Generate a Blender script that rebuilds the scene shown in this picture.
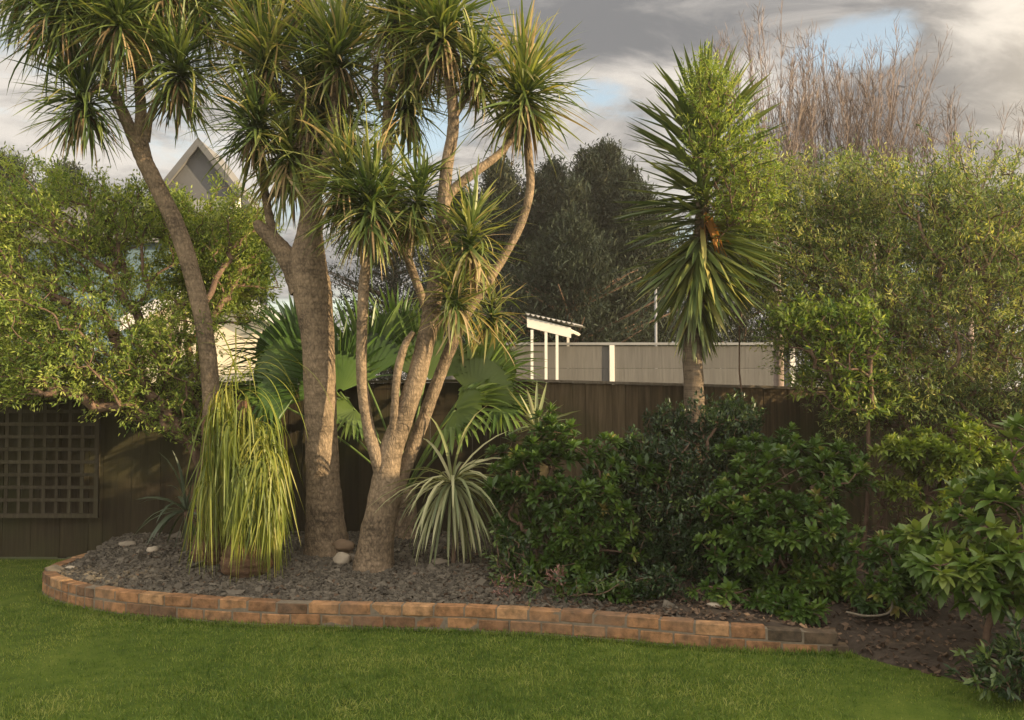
import bpy, math, random
import numpy as np
from mathutils import Vector, noise as mnoise
R = math.radians
rng = np.random.default_rng(11)
random.seed(11)
for o in list(bpy.data.objects): bpy.data.objects.remove(o)
SC = bpy.context.scene
COL = SC.collection

# ------------------------------------------------------------------ camera, sky, sun, exposure
F = 887.0; PITCH = math.atan(35 / F); CAMZ = 1.7
cam = bpy.data.cameras.new('camera'); cam.sensor_width = 36; cam.lens = F / 1024 * 36; cam.clip_end = 3000; cam.clip_start = 0.05
co = bpy.data.objects.new('camera', cam); COL.objects.link(co)
co.location = (0, 0, CAMZ); co.rotation_euler = (R(90) + PITCH, 0, 0); SC.camera = co

SUN_EL = 9.0; SUN_B = 20.0                     # low sun from the right, slightly behind the camera
sd = Vector((math.cos(R(SUN_B)) * math.cos(R(SUN_EL)), -math.sin(R(SUN_B)) * math.cos(R(SUN_EL)), math.sin(R(SUN_EL))))
sl = bpy.data.lights.new('sun', 'SUN'); sl.energy = 5.0; sl.angle = R(0.6); sl.color = (1.0, 0.76, 0.45)
so = bpy.data.objects.new('sun', sl); COL.objects.link(so); so.rotation_euler = sd.to_track_quat('Z', 'Y').to_euler()

W = bpy.data.worlds.new('World'); SC.world = W; W.use_nodes = True
nt = W.node_tree; N = nt.nodes; LK = nt.links; N.clear()
def wn(t, **k):
    n = N.new(t)
    for a, b in k.items(): setattr(n, a, b)
    return n
def setin(n, i, v):
    if hasattr(v, 'is_linked') or isinstance(v, bpy.types.NodeSocket): LK.new(v, n.inputs[i])
    else: n.inputs[i].default_value = v
def wm(op, a, b=0.0, clamp=False):
    n = wn('ShaderNodeMath', operation=op); n.use_clamp = clamp; setin(n, 0, a); setin(n, 1, b); return n.outputs[0]
def wmix(f, a, b, mode='MIX'):
    n = wn('ShaderNodeMix', data_type='RGBA', blend_type=mode); setin(n, 0, f); setin(n, 6, a); setin(n, 7, b); return n.outputs[2]
sky = wn('ShaderNodeTexSky', sky_type='NISHITA'); sky.sun_disc = False
sky.sun_elevation = R(SUN_EL); sky.sun_rotation = R(90 + SUN_B); sky.air_density = 1.0; sky.dust_density = 1.2
tc = wn('ShaderNodeTexCoord'); sep = wn('ShaderNodeSeparateXYZ'); LK.new(tc.outputs['Generated'], sep.inputs[0])
zz = wm('MAXIMUM', sep.outputs[2], 0.0)
den = wm('ADD', zz, 0.22)
cb = wn('ShaderNodeCombineXYZ'); setin(cb, 0, wm('DIVIDE', sep.outputs[0], den)); setin(cb, 1, wm('DIVIDE', sep.outputs[1], den)); setin(cb, 2, 0.3)
def wnoise(scale, det, rough, off, dist=0.0, sy=1.0):
    mp = wn('ShaderNodeMapping'); LK.new(cb.outputs[0], mp.inputs[0]); mp.inputs['Location'].default_value = off; mp.inputs['Scale'].default_value = (1, sy, 1)
    n = wn('ShaderNodeTexNoise'); LK.new(mp.outputs[0], n.inputs['Vector']); n.inputs['Scale'].default_value = scale
    n.inputs['Detail'].default_value = det; n.inputs['Roughness'].default_value = rough; n.inputs['Distortion'].default_value = dist
    return n.outputs[0]
def blob(px, py, wx, wz):
    """soft patch of the sky round one direction (azimuth / height), 1 at its middle"""
    x = (px - 512) / F; z = (395 - py) / F
    l = math.sqrt(1 + x * x + z * z); dx, dz = x / l, z / l
    a = wm('DIVIDE', wm('SUBTRACT', sep.outputs[0], dx), wx / F); b = wm('DIVIDE', wm('SUBTRACT', sep.outputs[2], dz), wz / F)
    r2 = wm('ADD', wm('MULTIPLY', a, a), wm('MULTIPLY', b, b))
    g = wm('POWER', 2.718, wm('MULTIPLY', r2, -1.0))
    return wm('MULTIPLY', g, wm('GREATER_THAN', sep.outputs[1], 0.0))
n1 = wnoise(1.9, 9, 0.62, (3.1, 0.4, 0), 0.35)
n2 = wnoise(2.6, 10, 0.62, (7.7, 2.2, 0), 0.6, 1.5)
cov = wm('ADD', n1, 0.16)
for b, s in ((blob(875, 38, 70, 26), -0.34), (blob(600, 85, 40, 22), -0.26), (blob(430, 120, 45, 28), -0.28), (blob(1010, 5, 25, 10), -0.2),
             (blob(600, 25, 150, 45), 0.35), (blob(960, 95, 90, 45), 0.35), (blob(985, 30, 32, 30), 0.3)):
    cov = wm('ADD', cov, wm('MULTIPLY', b, s))
rc = wn('ShaderNodeMapRange', interpolation_type='SMOOTHSTEP'); LK.new(cov, rc.inputs[0]); rc.inputs[1].default_value = 0.44; rc.inputs[2].default_value = 0.62
shade = wm('ADD', wm('MULTIPLY', n2, 1.7), -0.50)
for b, s in ((blob(600, 20, 130, 34), -0.32), (blob(960, 105, 90, 38), -0.30), (blob(20, 100, 160, 120), 0.16), (blob(780, 90, 90, 30), 0.15), (blob(990, 28, 28, 22), 0.34),
             (blob(650, 75, 90, 16), 0.25), (blob(780, 10, 70, 14), 0.12), (blob(350, 160, 200, 40), 0.2)):
    shade = wm('ADD', shade, wm('MULTIPLY', b, s))
rs = wn('ShaderNodeMapRange', interpolation_type='SMOOTHSTEP'); LK.new(shade, rs.inputs[0]); rs.inputs[1].default_value = 0.08; rs.inputs[2].default_value = 0.78
ccol = wmix(rs.outputs[0], (0.98, 0.98, 1.0, 1), (3.3, 3.05, 2.75, 1))
# clouds on the sun's side of the sky are lit through, and brightened as fill
dt = wn('ShaderNodeVectorMath', operation='DOT_PRODUCT'); LK.new(tc.outputs['Generated'], dt.inputs[0]); dt.inputs[1].default_value = sd
glow = wn('ShaderNodeMapRange', interpolation_type='SMOOTHSTEP'); LK.new(dt.outputs['Value'], glow.inputs[0]); glow.inputs[1].default_value = 0.05; glow.inputs[2].default_value = 1.0
ccol = wmix(glow.outputs[0], ccol, (14.0, 11.5, 8.0, 1))
back = wn('ShaderNodeMapRange', interpolation_type='SMOOTHSTEP'); LK.new(sep.outputs[1], back.inputs[0]); back.inputs[1].default_value = 0.72; back.inputs[2].default_value = -0.1
ccol = wmix(back.outputs[0], ccol, wmix(rs.outputs[0], (6.0, 5.5, 4.9, 1), (9.5, 8.6, 7.4, 1)))      # unseen sky overhead and behind the viewer, brightened to add fill light
skyc = wmix(1.0, sky.outputs[0], (1.45, 1.4, 1.3, 1), 'MULTIPLY')
fin = wmix(rc.outputs[0], wmix(0.3, skyc, (3.0, 3.0, 3.1, 1)), ccol)
bg = wn('ShaderNodeBackground'); LK.new(fin, bg.inputs[0]); bg.inputs[1].default_value = 0.13
wo = wn('ShaderNodeOutputWorld'); LK.new(bg.outputs[0], wo.inputs[0])
SC.view_settings.view_transform = 'Standard'; SC.view_settings.look = 'None'; SC.view_settings.exposure = 1.0; SC.view_settings.gamma = 1.0
SC.view_settings.use_curve_mapping = False
SC.render.engine = 'CYCLES'
SC.cycles.max_bounces = 6; SC.cycles.diffuse_bounces = 3; SC.cycles.transmission_bounces = 4; SC.cycles.transparent_max_bounces = 8

# ------------------------------------------------------------------ helpers
def at(px, py, Y):
    """world point at depth Y seen at a place of the photograph"""
    x = (px - 512) / F; y = (360 - py) / F
    ry = math.cos(PITCH) - y * math.sin(PITCH); rz = math.sin(PITCH) + y * math.cos(PITCH)
    return np.array([x / ry * Y, Y, CAMZ + rz / ry * Y])
def px2m(p, Y): return p / F * Y
def nrm(v): return v / np.maximum(np.linalg.norm(v, axis=-1, keepdims=True), 1e-9)

class MB:
    def __init__(s): s.v = []; s.f = []; s.t = []; s.n = 0
    def add(s, v, f, tone):
        v = np.asarray(v, float).reshape(-1, 3); f = np.asarray(f, int).reshape(-1, 4)
        s.v.append(v); s.f.append(f + s.n); s.n += len(v)
        s.t.append(np.broadcast_to(np.asarray(tone, float), (len(v),)).copy())
    def tube(s, pts, rad, seg=8, tone=0.5, lump=0.0):
        pts = np.asarray(pts, float); rad = np.broadcast_to(np.asarray(rad, float), (len(pts),))
        tan = np.gradient(pts, axis=0); tan = nrm(tan)
        ref = np.array([0.31, 0.93, 0.2]) if abs(tan[0][1]) < 0.8 else np.array([1., 0.1, 0])
        u = nrm(np.cross(tan, ref)); w = np.cross(tan, u)
        a = np.linspace(0, 2 * np.pi, seg, endpoint=False)
        r = rad[:, None] * np.ones(seg)[None]
        if lump: r = r * (1 + lump * rng.normal(size=r.shape))
        ring = pts[:, None] + r[..., None] * (np.cos(a)[None, :, None] * u[:, None] + np.sin(a)[None, :, None] * w[:, None])
        n = len(pts); idx = np.arange(n * seg).reshape(n, seg); nx = np.roll(idx, -1, 1)
        f = np.stack([idx[:-1], nx[:-1], nx[1:], idx[1:]], -1).reshape(-1, 4)
        s.add(ring.reshape(-1, 3), f, tone)
        c = len(s.v)                                                 # end caps
        for e, o in ((0, 1), (n - 1, 0)):
            m = seg // 2
            base = s.n - n * seg + e * seg
            q = [[base + k, base + k + 1, base + seg - 2 - k, base + seg - 1 - k] for k in range((seg - 2) // 2)]
            if q: s.f.append(np.array(q))
    def box(s, c, size, rz=0.0, tone=0.5, jit=0.0, bev=0.0, rot=None):
        h = np.asarray(size, float) / 2
        if bev > 0:
            b = min(bev, h.min() * 0.9); v = []
            for sx in (-1, 1):
                for sy in (-1, 1):
                    for sz in (-1, 1):
                        sg = np.array([sx, sy, sz])
                        for k in range(3):
                            q = sg * (h - b); q[k] = sg[k] * h[k]; v.append(q)
            v = np.array(v)
            I = lambda sx, sy, sz, k: (((sx > 0) * 4 + (sy > 0) * 2 + (sz > 0)) * 3 + k)
            f = []
            for k in range(3):
                a, b2 = [(1, 2), (0, 2), (0, 1)][k]
                for sg in (-1, 1):
                    q = []
                    for (p, r2) in ((-1, -1), (1, -1), (1, 1), (-1, 1)):
                        t = [0, 0, 0]; t[k] = sg; t[a] = p; t[b2] = r2; q.append(I(*t, k))
                    f.append(q)
            for k in range(3):
                a, b2 = [(1, 2), (0, 2), (0, 1)][k]
                for p in (-1, 1):
                    for r2 in (-1, 1):
                        t0 = [0, 0, 0]; t0[a] = p; t0[b2] = r2; t0[k] = -1; t1 = list(t0); t1[k] = 1
                        f.append([I(*t0, a), I(*t1, a), I(*t1, b2), I(*t0, b2)])
            for sx in (-1, 1):
                for sy in (-1, 1):
                    for sz in (-1, 1): f.append([I(sx, sy, sz, 0), I(sx, sy, sz, 1), I(sx, sy, sz, 2), I(sx, sy, sz, 2)])
            f = [q for q in f]
        else:
            v = np.array([[x, y, z] for x in (-1, 1) for y in (-1, 1) for z in (-1, 1)], float) * h
            f = [[0, 1, 3, 2], [4, 6, 7, 5], [0, 4, 5, 1], [2, 3, 7, 6], [0, 2, 6, 4], [1, 5, 7, 3]]
        if jit: v = v + rng.normal(size=v.shape) * jit
        if rot is not None: v = v @ np.asarray(rot).T
        c_, s_ = math.cos(rz), math.sin(rz)
        v = v @ np.array([[c_, s_, 0], [-s_, c_, 0], [0, 0, 1]])
        s.add(v + np.asarray(c, float), f, tone)
    def build(s, name, m, parent=None, smooth=True):
        v = np.concatenate(s.v); f = np.concatenate(s.f); t = np.concatenate(s.t)
        me = bpy.data.meshes.new(name)
        tri = f[:, 3] == f[:, 2]
        if parent is not None: v = v - np.array(parent_world(parent))
        cnt = np.where(tri, 3, 4); tot = int(cnt.sum())
        st = np.concatenate([[0], np.cumsum(cnt)[:-1]])
        mask = np.ones(f.shape, bool); mask[:, 3] = ~tri
        me.vertices.add(len(v)); me.vertices.foreach_set('co', v.astype(np.float32).ravel())
        me.loops.add(tot); me.loops.foreach_set('vertex_index', f[mask].astype(np.int32))
        me.polygons.add(len(f)); me.polygons.foreach_set('loop_start', st.astype(np.int32)); me.polygons.foreach_set('loop_total', cnt.astype(np.int32))
        me.polygons.foreach_set('use_smooth', np.full(len(f), smooth))
        a = me.attributes.new('tone', 'FLOAT', 'POINT'); a.data.foreach_set('value', t.astype(np.float32))
        me.materials.append(m); me.update(calc_edges=True)
        o = bpy.data.objects.new(name, me); COL.objects.link(o)
        if parent is not None: o.parent = parent
        return o
def parent_world(p):
    l = Vector((0, 0, 0))
    while p is not None: l += p.location; p = p.parent
    return l
def tag(o, label=None, cat=None, group=None, kind=None):
    for k, v in (('label', label), ('category', cat), ('group', group), ('kind', kind)):
        if v: o[k] = v
    return o
def thing(name, loc, label, cat, group=None):
    o = bpy.data.objects.new(name, None); COL.objects.link(o); o.location = [float(q) for q in loc]; o.empty_display_size = 0.2
    return tag(o, label, cat, group)

def blades(mb, P, D, L, Wd, droop, seg=4, fold=0.0, tone=0.5, prof=None, roll=None, curl=None, tipt=0.0):
    """many strap leaves at once: they start at P along D, bend down by droop"""
    P = np.array(P, float); D = nrm(np.array(D, float)); n = len(P)
    L = np.broadcast_to(L, (n,)); Wd = np.broadcast_to(Wd, (n,)); droop = np.broadcast_to(droop, (n,))
    up = np.array([0, 0, 1.0]) + rng.normal(size=(n, 3)) * 0.25
    side = nrm(np.cross(D, up))
    if roll is not None:
        up2 = nrm(np.cross(side, D)); side = nrm(side * np.cos(roll)[:, None] + up2 * np.sin(roll)[:, None])
    prof = prof or (lambda t: np.interp(t, [0, 0.15, 0.5, 0.85, 1], [0.5, 0.9, 1, 0.55, 0.04]))
    k = 3 if fold else 2
    V = np.zeros((n, seg + 1, k, 3)); p = P.copy(); d = D.copy()
    for i in range(seg + 1):
        t = i / seg; w = Wd[:, None] * prof(t) / 2
        nn = np.cross(side, d)
        if k == 2: V[:, i, 0] = p - side * w; V[:, i, 1] = p + side * w
        else: V[:, i, 0] = p - side * w + nn * w * fold; V[:, i, 1] = p; V[:, i, 2] = p + side * w + nn * w * fold
        d = d + np.array([0, 0, -1.0]) * (droop / seg)[:, None]
        if curl is not None: d = d + curl / seg
        d = nrm(d)
        p = p + d * (L / seg)[:, None]
    idx = np.arange(n * (seg + 1) * k).reshape(n, seg + 1, k)
    f = np.stack([idx[:, :-1, :-1], idx[:, :-1, 1:], idx[:, 1:, 1:], idx[:, 1:, :-1]], -1).reshape(-1, 4)
    tone = np.broadcast_to(tone, (n,))
    tt = np.repeat(tone, (seg + 1) * k).reshape(n, seg + 1, k) + tipt * np.linspace(-.25, .75, seg + 1)[None, :, None]
    mb.add(V.reshape(-1, 3), f, np.clip(tt, 0, 1).ravel())

# ------------------------------------------------------------------ materials
class NT:
    def __init__(s, name):
        s.m = bpy.data.materials.new(name); s.m.use_nodes = True; s.t = s.m.node_tree; s.t.nodes.clear()
        s.out = s.t.nodes.new('ShaderNodeOutputMaterial')
    def n(s, t, **k):
        q = s.t.nodes.new(t)
        for a, b in k.items(): setattr(q, a, b)
        return q
    def set(s, node, i, v):
        if isinstance(v, bpy.types.NodeSocket): s.t.links.new(v, node.inputs[i])
        else: node.inputs[i].default_value = v
    def math(s, op, a, b=0.0, clamp=False):
        q = s.n('ShaderNodeMath', operation=op); q.use_clamp = clamp; s.set(q, 0, a); s.set(q, 1, b); return q.outputs[0]
    def mix(s, f, a, b, mode='MIX'):
        q = s.n('ShaderNodeMix', data_type='RGBA', blend_type=mode); s.set(q, 0, f); s.set(q, 6, a); s.set(q, 7, b); return q.outputs[2]
    def tone(s):
        q = s.n('ShaderNodeAttribute'); q.attribute_name = 'tone'; return q.outputs['Fac']
    def noise(s, scale, det=4, rough=0.55, sc=(1, 1, 1), dist=0.0):
        tc = s.n('ShaderNodeTexCoord'); mp = s.n('ShaderNodeMapping'); s.t.links.new(tc.outputs['Object'], mp.inputs[0]); mp.inputs['Scale'].default_value = sc
        q = s.n('ShaderNodeTexNoise'); s.t.links.new(mp.outputs[0], q.inputs['Vector']); q.inputs['Scale'].default_value = scale
        q.inputs['Detail'].default_value = det; q.inputs['Roughness'].default_value = rough; q.inputs['Distortion'].default_value = dist
        return q.outputs[0]
    def ramp(s, f, stops):
        q = s.n('ShaderNodeValToRGB'); s.set(q, 0, f); e = q.color_ramp.elements
        while len(e) < len(stops): e.new(0.5)
        for k, (p, c) in zip(e, stops): k.position = p; k.color = (*c, 1)
        return q.outputs[0]
    def bump(s, h, st, d=0.01):
        q = s.n('ShaderNodeBump'); s.set(q, 'Height', h); q.inputs['Strength'].default_value = st; q.inputs['Distance'].default_value = d; return q.outputs[0]
    def pbr(s, col, rough=0.7, bump=None, spec=0.4, metal=0.0, transl=0.0, tcol=None):
        q = s.n('ShaderNodeBsdfPrincipled'); s.set(q, 'Base Color', col); s.set(q, 'Roughness', rough); q.inputs['Specular IOR Level'].default_value = spec
        q.inputs['Metallic'].default_value = metal
        if bump is not None: s.set(q, 'Normal', bump)
        res = q.outputs[0]
        if transl:
            tr = s.n('ShaderNodeBsdfTranslucent'); s.set(tr, 0, tcol if tcol is not None else col)
            mx = s.n('ShaderNodeMixShader'); mx.inputs[0].default_value = transl; s.t.links.new(res, mx.inputs[1]); s.t.links.new(tr.outputs[0], mx.inputs[2]); res = mx.outputs[0]
        s.t.links.new(res, s.out.inputs[0]); return s.m
def leaf_mat(name, stops, rough=0.5, transl=0.3, spec=0.4, nscale=1.3):
    m = NT(name); t = m.tone(); nz = m.noise(nscale, 3)
    f = m.math('ADD', t, m.math('MULTIPLY', m.math('SUBTRACT', nz, 0.5), 0.7), True)
    c = m.ramp(f, stops)
    tc = m.mix(1.0, c, (1.5, 1.45, 0.6, 1), 'MULTIPLY')
    return m.pbr(c, rough, None, spec, 0, transl, tc)
M = {}
M['cab_leaf'] = leaf_mat('cabbage_leaf', [(0, (0.023, 0.046, 0.017)), (0.35, (0.064, 0.106, 0.030)), (0.6, (0.152, 0.200, 0.055)), (0.84, (0.290, 0.297, 0.103)), (1, (0.395, 0.297, 0.165))], 0.42, 0.34)
M['cab_dead'] = leaf_mat('dead_leaf', [(0, (0.06, 0.04, 0.02)), (0.5, (0.17, 0.12, 0.06)), (1, (0.30, 0.22, 0.12))], 0.8, 0.15)
M['yucca_leaf'] = leaf_mat('yucca_leaf', [(0, (0.030, 0.053, 0.022)), (0.5, (0.083, 0.124, 0.041)), (0.85, (0.193, 0.221, 0.069)), (1, (0.442, 0.400, 0.138))], 0.32, 0.2, 0.6)
M['varieg'] = leaf_mat('variegated_leaf', [(0, (0.06, 0.085, 0.04)), (0.5, (0.18, 0.21, 0.10)), (1, (0.44, 0.43, 0.25))], 0.4, 0.2)
M['flax'] = leaf_mat('flax_leaf', [(0, (0.03, 0.045, 0.03)), (1, (0.10, 0.13, 0.08))], 0.4, 0.2)
M['pony'] = leaf_mat('ponytail_leaf', [(0, (0.05, 0.08, 0.012)), (0.5, (0.16, 0.20, 0.03)), (1, (0.36, 0.32, 0.07))], 0.42, 0.35)
M['fan'] = leaf_mat('fan_leaf', [(0, (0.022, 0.053, 0.013)), (0.5, (0.065, 0.129, 0.027)), (1, (0.184, 0.257, 0.068))], 0.36, 0.32)
M['bush_light'] = leaf_mat('light_bush_leaf', [(0, (0.048, 0.097, 0.021)), (0.4, (0.149, 0.218, 0.041)), (0.75, (0.287, 0.351, 0.077)), (1, (0.426, 0.460, 0.129))], 0.5, 0.38)
M['olive'] = leaf_mat('olive_leaf', [(0, (0.048, 0.084, 0.029)), (0.4, (0.115, 0.166, 0.053)), (0.75, (0.215, 0.272, 0.083)), (1, (0.431, 0.424, 0.148))], 0.5, 0.35)
M['rosette'] = leaf_mat('rosette_leaf', [(0, (0.022, 0.051, 0.011)), (0.5, (0.061, 0.117, 0.020)), (0.85, (0.122, 0.184, 0.032)), (1, (0.255, 0.204, 0.065))], 0.42, 0.25)
M['dark_leaf'] = leaf_mat('dark_leaf', [(0, (0.014, 0.030, 0.012)), (0.55, (0.032, 0.061, 0.021)), (1, (0.117, 0.164, 0.041))], 0.35, 0.2)
M['big_leaf'] = leaf_mat('big_leaf', [(0, (0.043, 0.085, 0.016)), (0.5, (0.095, 0.160, 0.030)), (1, (0.212, 0.255, 0.056))], 0.4, 0.28)
M['lime_leaf'] = leaf_mat('lime_leaf', [(0, (0.062, 0.106, 0.018)), (0.5, (0.150, 0.213, 0.033)), (1, (0.300, 0.338, 0.075))], 0.42, 0.3)
M['conifer'] = leaf_mat('conifer_leaf', [(0, (0.020, 0.030, 0.019)), (0.6, (0.043, 0.057, 0.035)), (1, (0.106, 0.110, 0.061))], 0.7, 0.08, 0.2, 0.35)
M['pink'] = leaf_mat('pink_leaf', [(0, (0.14, 0.07, 0.06)), (1, (0.42, 0.24, 0.22))], 0.6, 0.3)
def bark_mat(name, a, b, ring=60, bs=0.6):
    m = NT(name); z = m.noise(9, 6, 0.62, (1, 1, 1.6)); r = m.noise(3.0, 5, 0.6, (1.5, 1.5, ring / 3)); v = m.noise(7, 5, 0.65, (5, 5, 0.7))
    f = m.math('ADD', m.math('MULTIPLY', z, 0.4), m.math('ADD', m.math('MULTIPLY', r, 0.3), m.math('MULTIPLY', v, 0.3)))
    c = m.ramp(f, [(0.36, a), (0.62, b)]); return m.pbr(c, 0.9, m.bump(f, bs, 0.05), 0.15)
def corky(name, a, b):
    m = NT(name); tc = m.n('ShaderNodeTexCoord'); mp = m.n('ShaderNodeMapping'); m.t.links.new(tc.outputs['Object'], mp.inputs[0]); mp.inputs['Scale'].default_value = (1, 1, 0.55)
    w = m.n('ShaderNodeTexNoise'); m.t.links.new(mp.outputs[0], w.inputs['Vector']); w.inputs['Scale'].default_value = 9; w.inputs['Detail'].default_value = 4
    mv = m.n('ShaderNodeVectorMath', operation='MULTIPLY_ADD'); m.t.links.new(w.outputs['Color'], mv.inputs[0]); mv.inputs[1].default_value = (.09, .09, .09); m.t.links.new(mp.outputs[0], mv.inputs[2])
    v = m.n('ShaderNodeTexVoronoi', feature='DISTANCE_TO_EDGE'); m.t.links.new(mv.outputs[0], v.inputs['Vector']); v.inputs['Scale'].default_value = 34
    crack = m.math('MULTIPLY', v.outputs['Distance'], 3.2, True); n1 = m.noise(26, 6, 0.7); n2 = m.noise(3.2, 4, 0.6); ring = m.noise(2.0, 5, .65, (1.2, 1.2, 14))
    h = m.math('ADD', m.math('MULTIPLY', crack, .16), m.math('ADD', m.math('MULTIPLY', n1, .50), m.math('MULTIPLY', ring, .40)))
    f = m.math('ADD', m.math('MULTIPLY', h, .62), m.math('MULTIPLY', n2, .42)); c = m.ramp(f, [(.40, a), (.68, b)])
    return m.pbr(c, .92, m.bump(h, .8, .03), .12)
M['bark'] = corky('cabbage_bark', (0.065, 0.050, 0.035), (0.32, 0.24, 0.16))
M['bark_yucca'] = bark_mat('yucca_bark', (0.07, 0.055, 0.04), (0.22, 0.17, 0.12), 60, 0.9)
M['twig'] = bark_mat('twig_bark', (0.07, 0.045, 0.032), (0.21, 0.14, 0.10), 10)
M['twig_pink'] = bark_mat('bare_twig_bark', (0.145, 0.115, 0.098), (0.340, 0.272, 0.238), 10)
M['bulb'] = bark_mat('bulb_bark', (0.06, 0.036, 0.022), (0.17, 0.10, 0.06), 40)
def wood(name, stops, green=0.25, sc=1.0):
    m = NT(name); g = m.noise(3 * sc, 6, 0.65, (9, 9, 0.5)); big = m.noise(0.9, 3, 0.5); t = m.tone()
    f = m.math('ADD', m.math('MULTIPLY', g, 0.8), m.math('MULTIPLY', t, 0.2))
    c = m.ramp(f, stops)
    gm = m.ramp(big, [(0.45, (0, 0, 0)), (0.68, (green,) * 3)])
    c = m.mix(gm, c, (0.045, 0.05, 0.018, 1)); return m.pbr(c, 0.88, m.bump(g, 0.4, 0.01), 0.2)
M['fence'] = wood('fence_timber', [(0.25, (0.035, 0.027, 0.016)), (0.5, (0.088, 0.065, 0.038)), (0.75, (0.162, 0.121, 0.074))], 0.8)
M['fence_shaded'] = wood('shaded_mossy_fence_timber', [(0.2, (0.015, 0.012, 0.007)), (0.5, (0.035, 0.027, 0.015)), (0.8, (0.059, 0.045, 0.025))], 0.6)  # green patches as on the other fence, base colour darkened for deep shade
M['cap'] = wood('fence_cap_timber', [(0.2, (0.091, 0.070, 0.049)), (0.8, (0.266, 0.231, 0.182))], 0.2)
M['trellis'] = wood('trellis_timber', [(0.2, (0.026, 0.021, 0.014)), (0.8, (0.078, 0.065, 0.043))], 0.3)
M['greyfence'] = wood('grey_boards', [(0.2, (0.093, 0.090, 0.087)), (0.8, (0.167, 0.161, 0.152))], 0.08)
def brick_mat():
    m = NT('brick'); t = m.tone(); n = m.noise(14, 5, 0.65); n2 = m.noise(60, 4, 0.6); bg_ = m.noise(2.2, 4)
    c = m.ramp(t, [(0, (0.06, 0.05, 0.038)), (0.14, (0.11, 0.08, 0.055)), (0.3, (0.21, 0.115, 0.065)), (0.65, (0.32, 0.175, 0.09)), (1, (0.40, 0.24, 0.13))])
    d = m.ramp(n, [(0.34, (0.42, 0.44, 0.42)), (0.62, (1.12, 1.08, 1.0))]); c = m.mix(1.0, c, d, 'MULTIPLY')
    e = m.ramp(bg_, [(0.5, (0, 0, 0)), (0.72, (0.6,) * 3)]); c = m.mix(e, c, (0.15, 0.11, 0.08, 1))
    return m.pbr(c, 0.85, m.bump(m.math('ADD', n, n2), 0.5, 0.006), 0.2)
M['brick'] = brick_mat()
def plain(name, a, b, sc=8, rough=0.85, bs=0.3, spec=0.3, bd=0.01):
    m = NT(name); n = m.noise(sc, 6, 0.6); t = m.tone()
    f = m.math('ADD', m.math('MULTIPLY', n, 0.6), m.math('MULTIPLY', t, 0.4))
    return m.pbr(m.ramp(f, [(0.25, a), (0.72, b)]), rough, m.bump(n, bs, bd), spec)
M['mortar'] = plain('mortar', (0.09, 0.075, 0.055), (0.23, 0.19, 0.14), 30)
M['chips'] = plain('slate_chips', (0.037, 0.032, 0.025), (0.135, 0.117, 0.091), 20, 0.8)
M['soil'] = plain('bed_soil', (0.025, 0.020, 0.015), (0.084, 0.066, 0.052), 12, 0.95, 0.8, 0.1, 0.03)
M['litter'] = plain('leaf_litter', (0.038, 0.024, 0.015), (0.135, 0.090, 0.059), 15, 0.9)
M['stone'] = plain('stone', (0.13, 0.11, 0.085), (0.42, 0.36, 0.28), 9, 0.85)
M['white'] = plain('white_paint', (0.62, 0.60, 0.55), (0.80, 0.78, 0.72), 3, 0.6, 0.1)
M['cream'] = plain('cream_weatherboard', (0.60, 0.52, 0.38), (0.78, 0.70, 0.54), 2, 0.7, 0.1)
M['greywall'] = plain('grey_cladding', (0.078, 0.081, 0.084), (0.114, 0.114, 0.117), 2, 0.8, 0.1)
M['greytrim'] = plain('grey_trim', (0.20, 0.205, 0.21), (0.28, 0.28, 0.285), 3, 0.7, 0.1)
M['roofgrey'] = plain('grey_roof', (0.12, 0.12, 0.12), (0.22, 0.21, 0.20), 3, 0.6, 0.1)
M['roofcream'] = plain('cream_roof', (0.42, 0.36, 0.26), (0.58, 0.50, 0.36), 3, 0.6, 0.1)
M['blue'] = plain('blue_cladding', (0.102, 0.162, 0.198), (0.144, 0.216, 0.252), 2, 0.6, 0.1)
M['dirt'] = plain('far_ground', (0.05, 0.06, 0.025), (0.11, 0.115, 0.05), 0.6, 0.95, 0.2)
M['glassy'] = plain('window_glass', (0.03, 0.035, 0.04), (0.06, 0.065, 0.07), 2, 0.15, 0.0, 0.8)
M['polyroof'] = plain('corrugated_sheet', (0.25, 0.25, 0.24), (0.36, 0.35, 0.33), 3, 0.5, 0.1)
M['rust'] = plain('brown_stone', (0.11, 0.075, 0.05), (0.20, 0.14, 0.09), 8)
def lawn_mat():
    m = NT('lawn_turf'); a = m.noise(0.9, 4, 0.6); b = m.noise(7, 5, 0.6); c3 = m.noise(70, 4, 0.7)
    f = m.math('ADD', m.math('MULTIPLY', a, 0.4), m.math('ADD', m.math('MULTIPLY', b, 0.35), m.math('MULTIPLY', c3, 0.25)))
    c = m.ramp(f, [(0.38, (0.035, 0.06, 0.008)), (0.5, (0.07, 0.105, 0.014)), (0.62, (0.12, 0.15, 0.026))])
    return m.pbr(c, 0.9, m.bump(c3, 0.6, 0.01), 0.1)
M['lawn'] = lawn_mat()
def grass_mat():
    m = NT('grass_blades'); t = m.tone(); a = m.noise(1.7, 5, 0.75); b = m.noise(5, 4, 0.7, (1, 2.0, 1))
    f = m.math('ADD', m.math('MULTIPLY', t, 0.28), m.math('ADD', m.math('MULTIPLY', a, 0.52), m.math('MULTIPLY', b, 0.32)))
    c = m.ramp(f, [(0.40, (0.040, 0.082, 0.012)), (0.51, (0.086, 0.146, 0.024)), (0.61, (0.18, 0.235, 0.048)), (0.76, (0.36, 0.36, 0.12))])
    return m.pbr(c, 0.6, None, 0.2, 0, 0.35, m.mix(1.0, c, (1.4, 1.4, 0.6, 1), 'MULTIPLY'))
M['grass'] = grass_mat()

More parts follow.
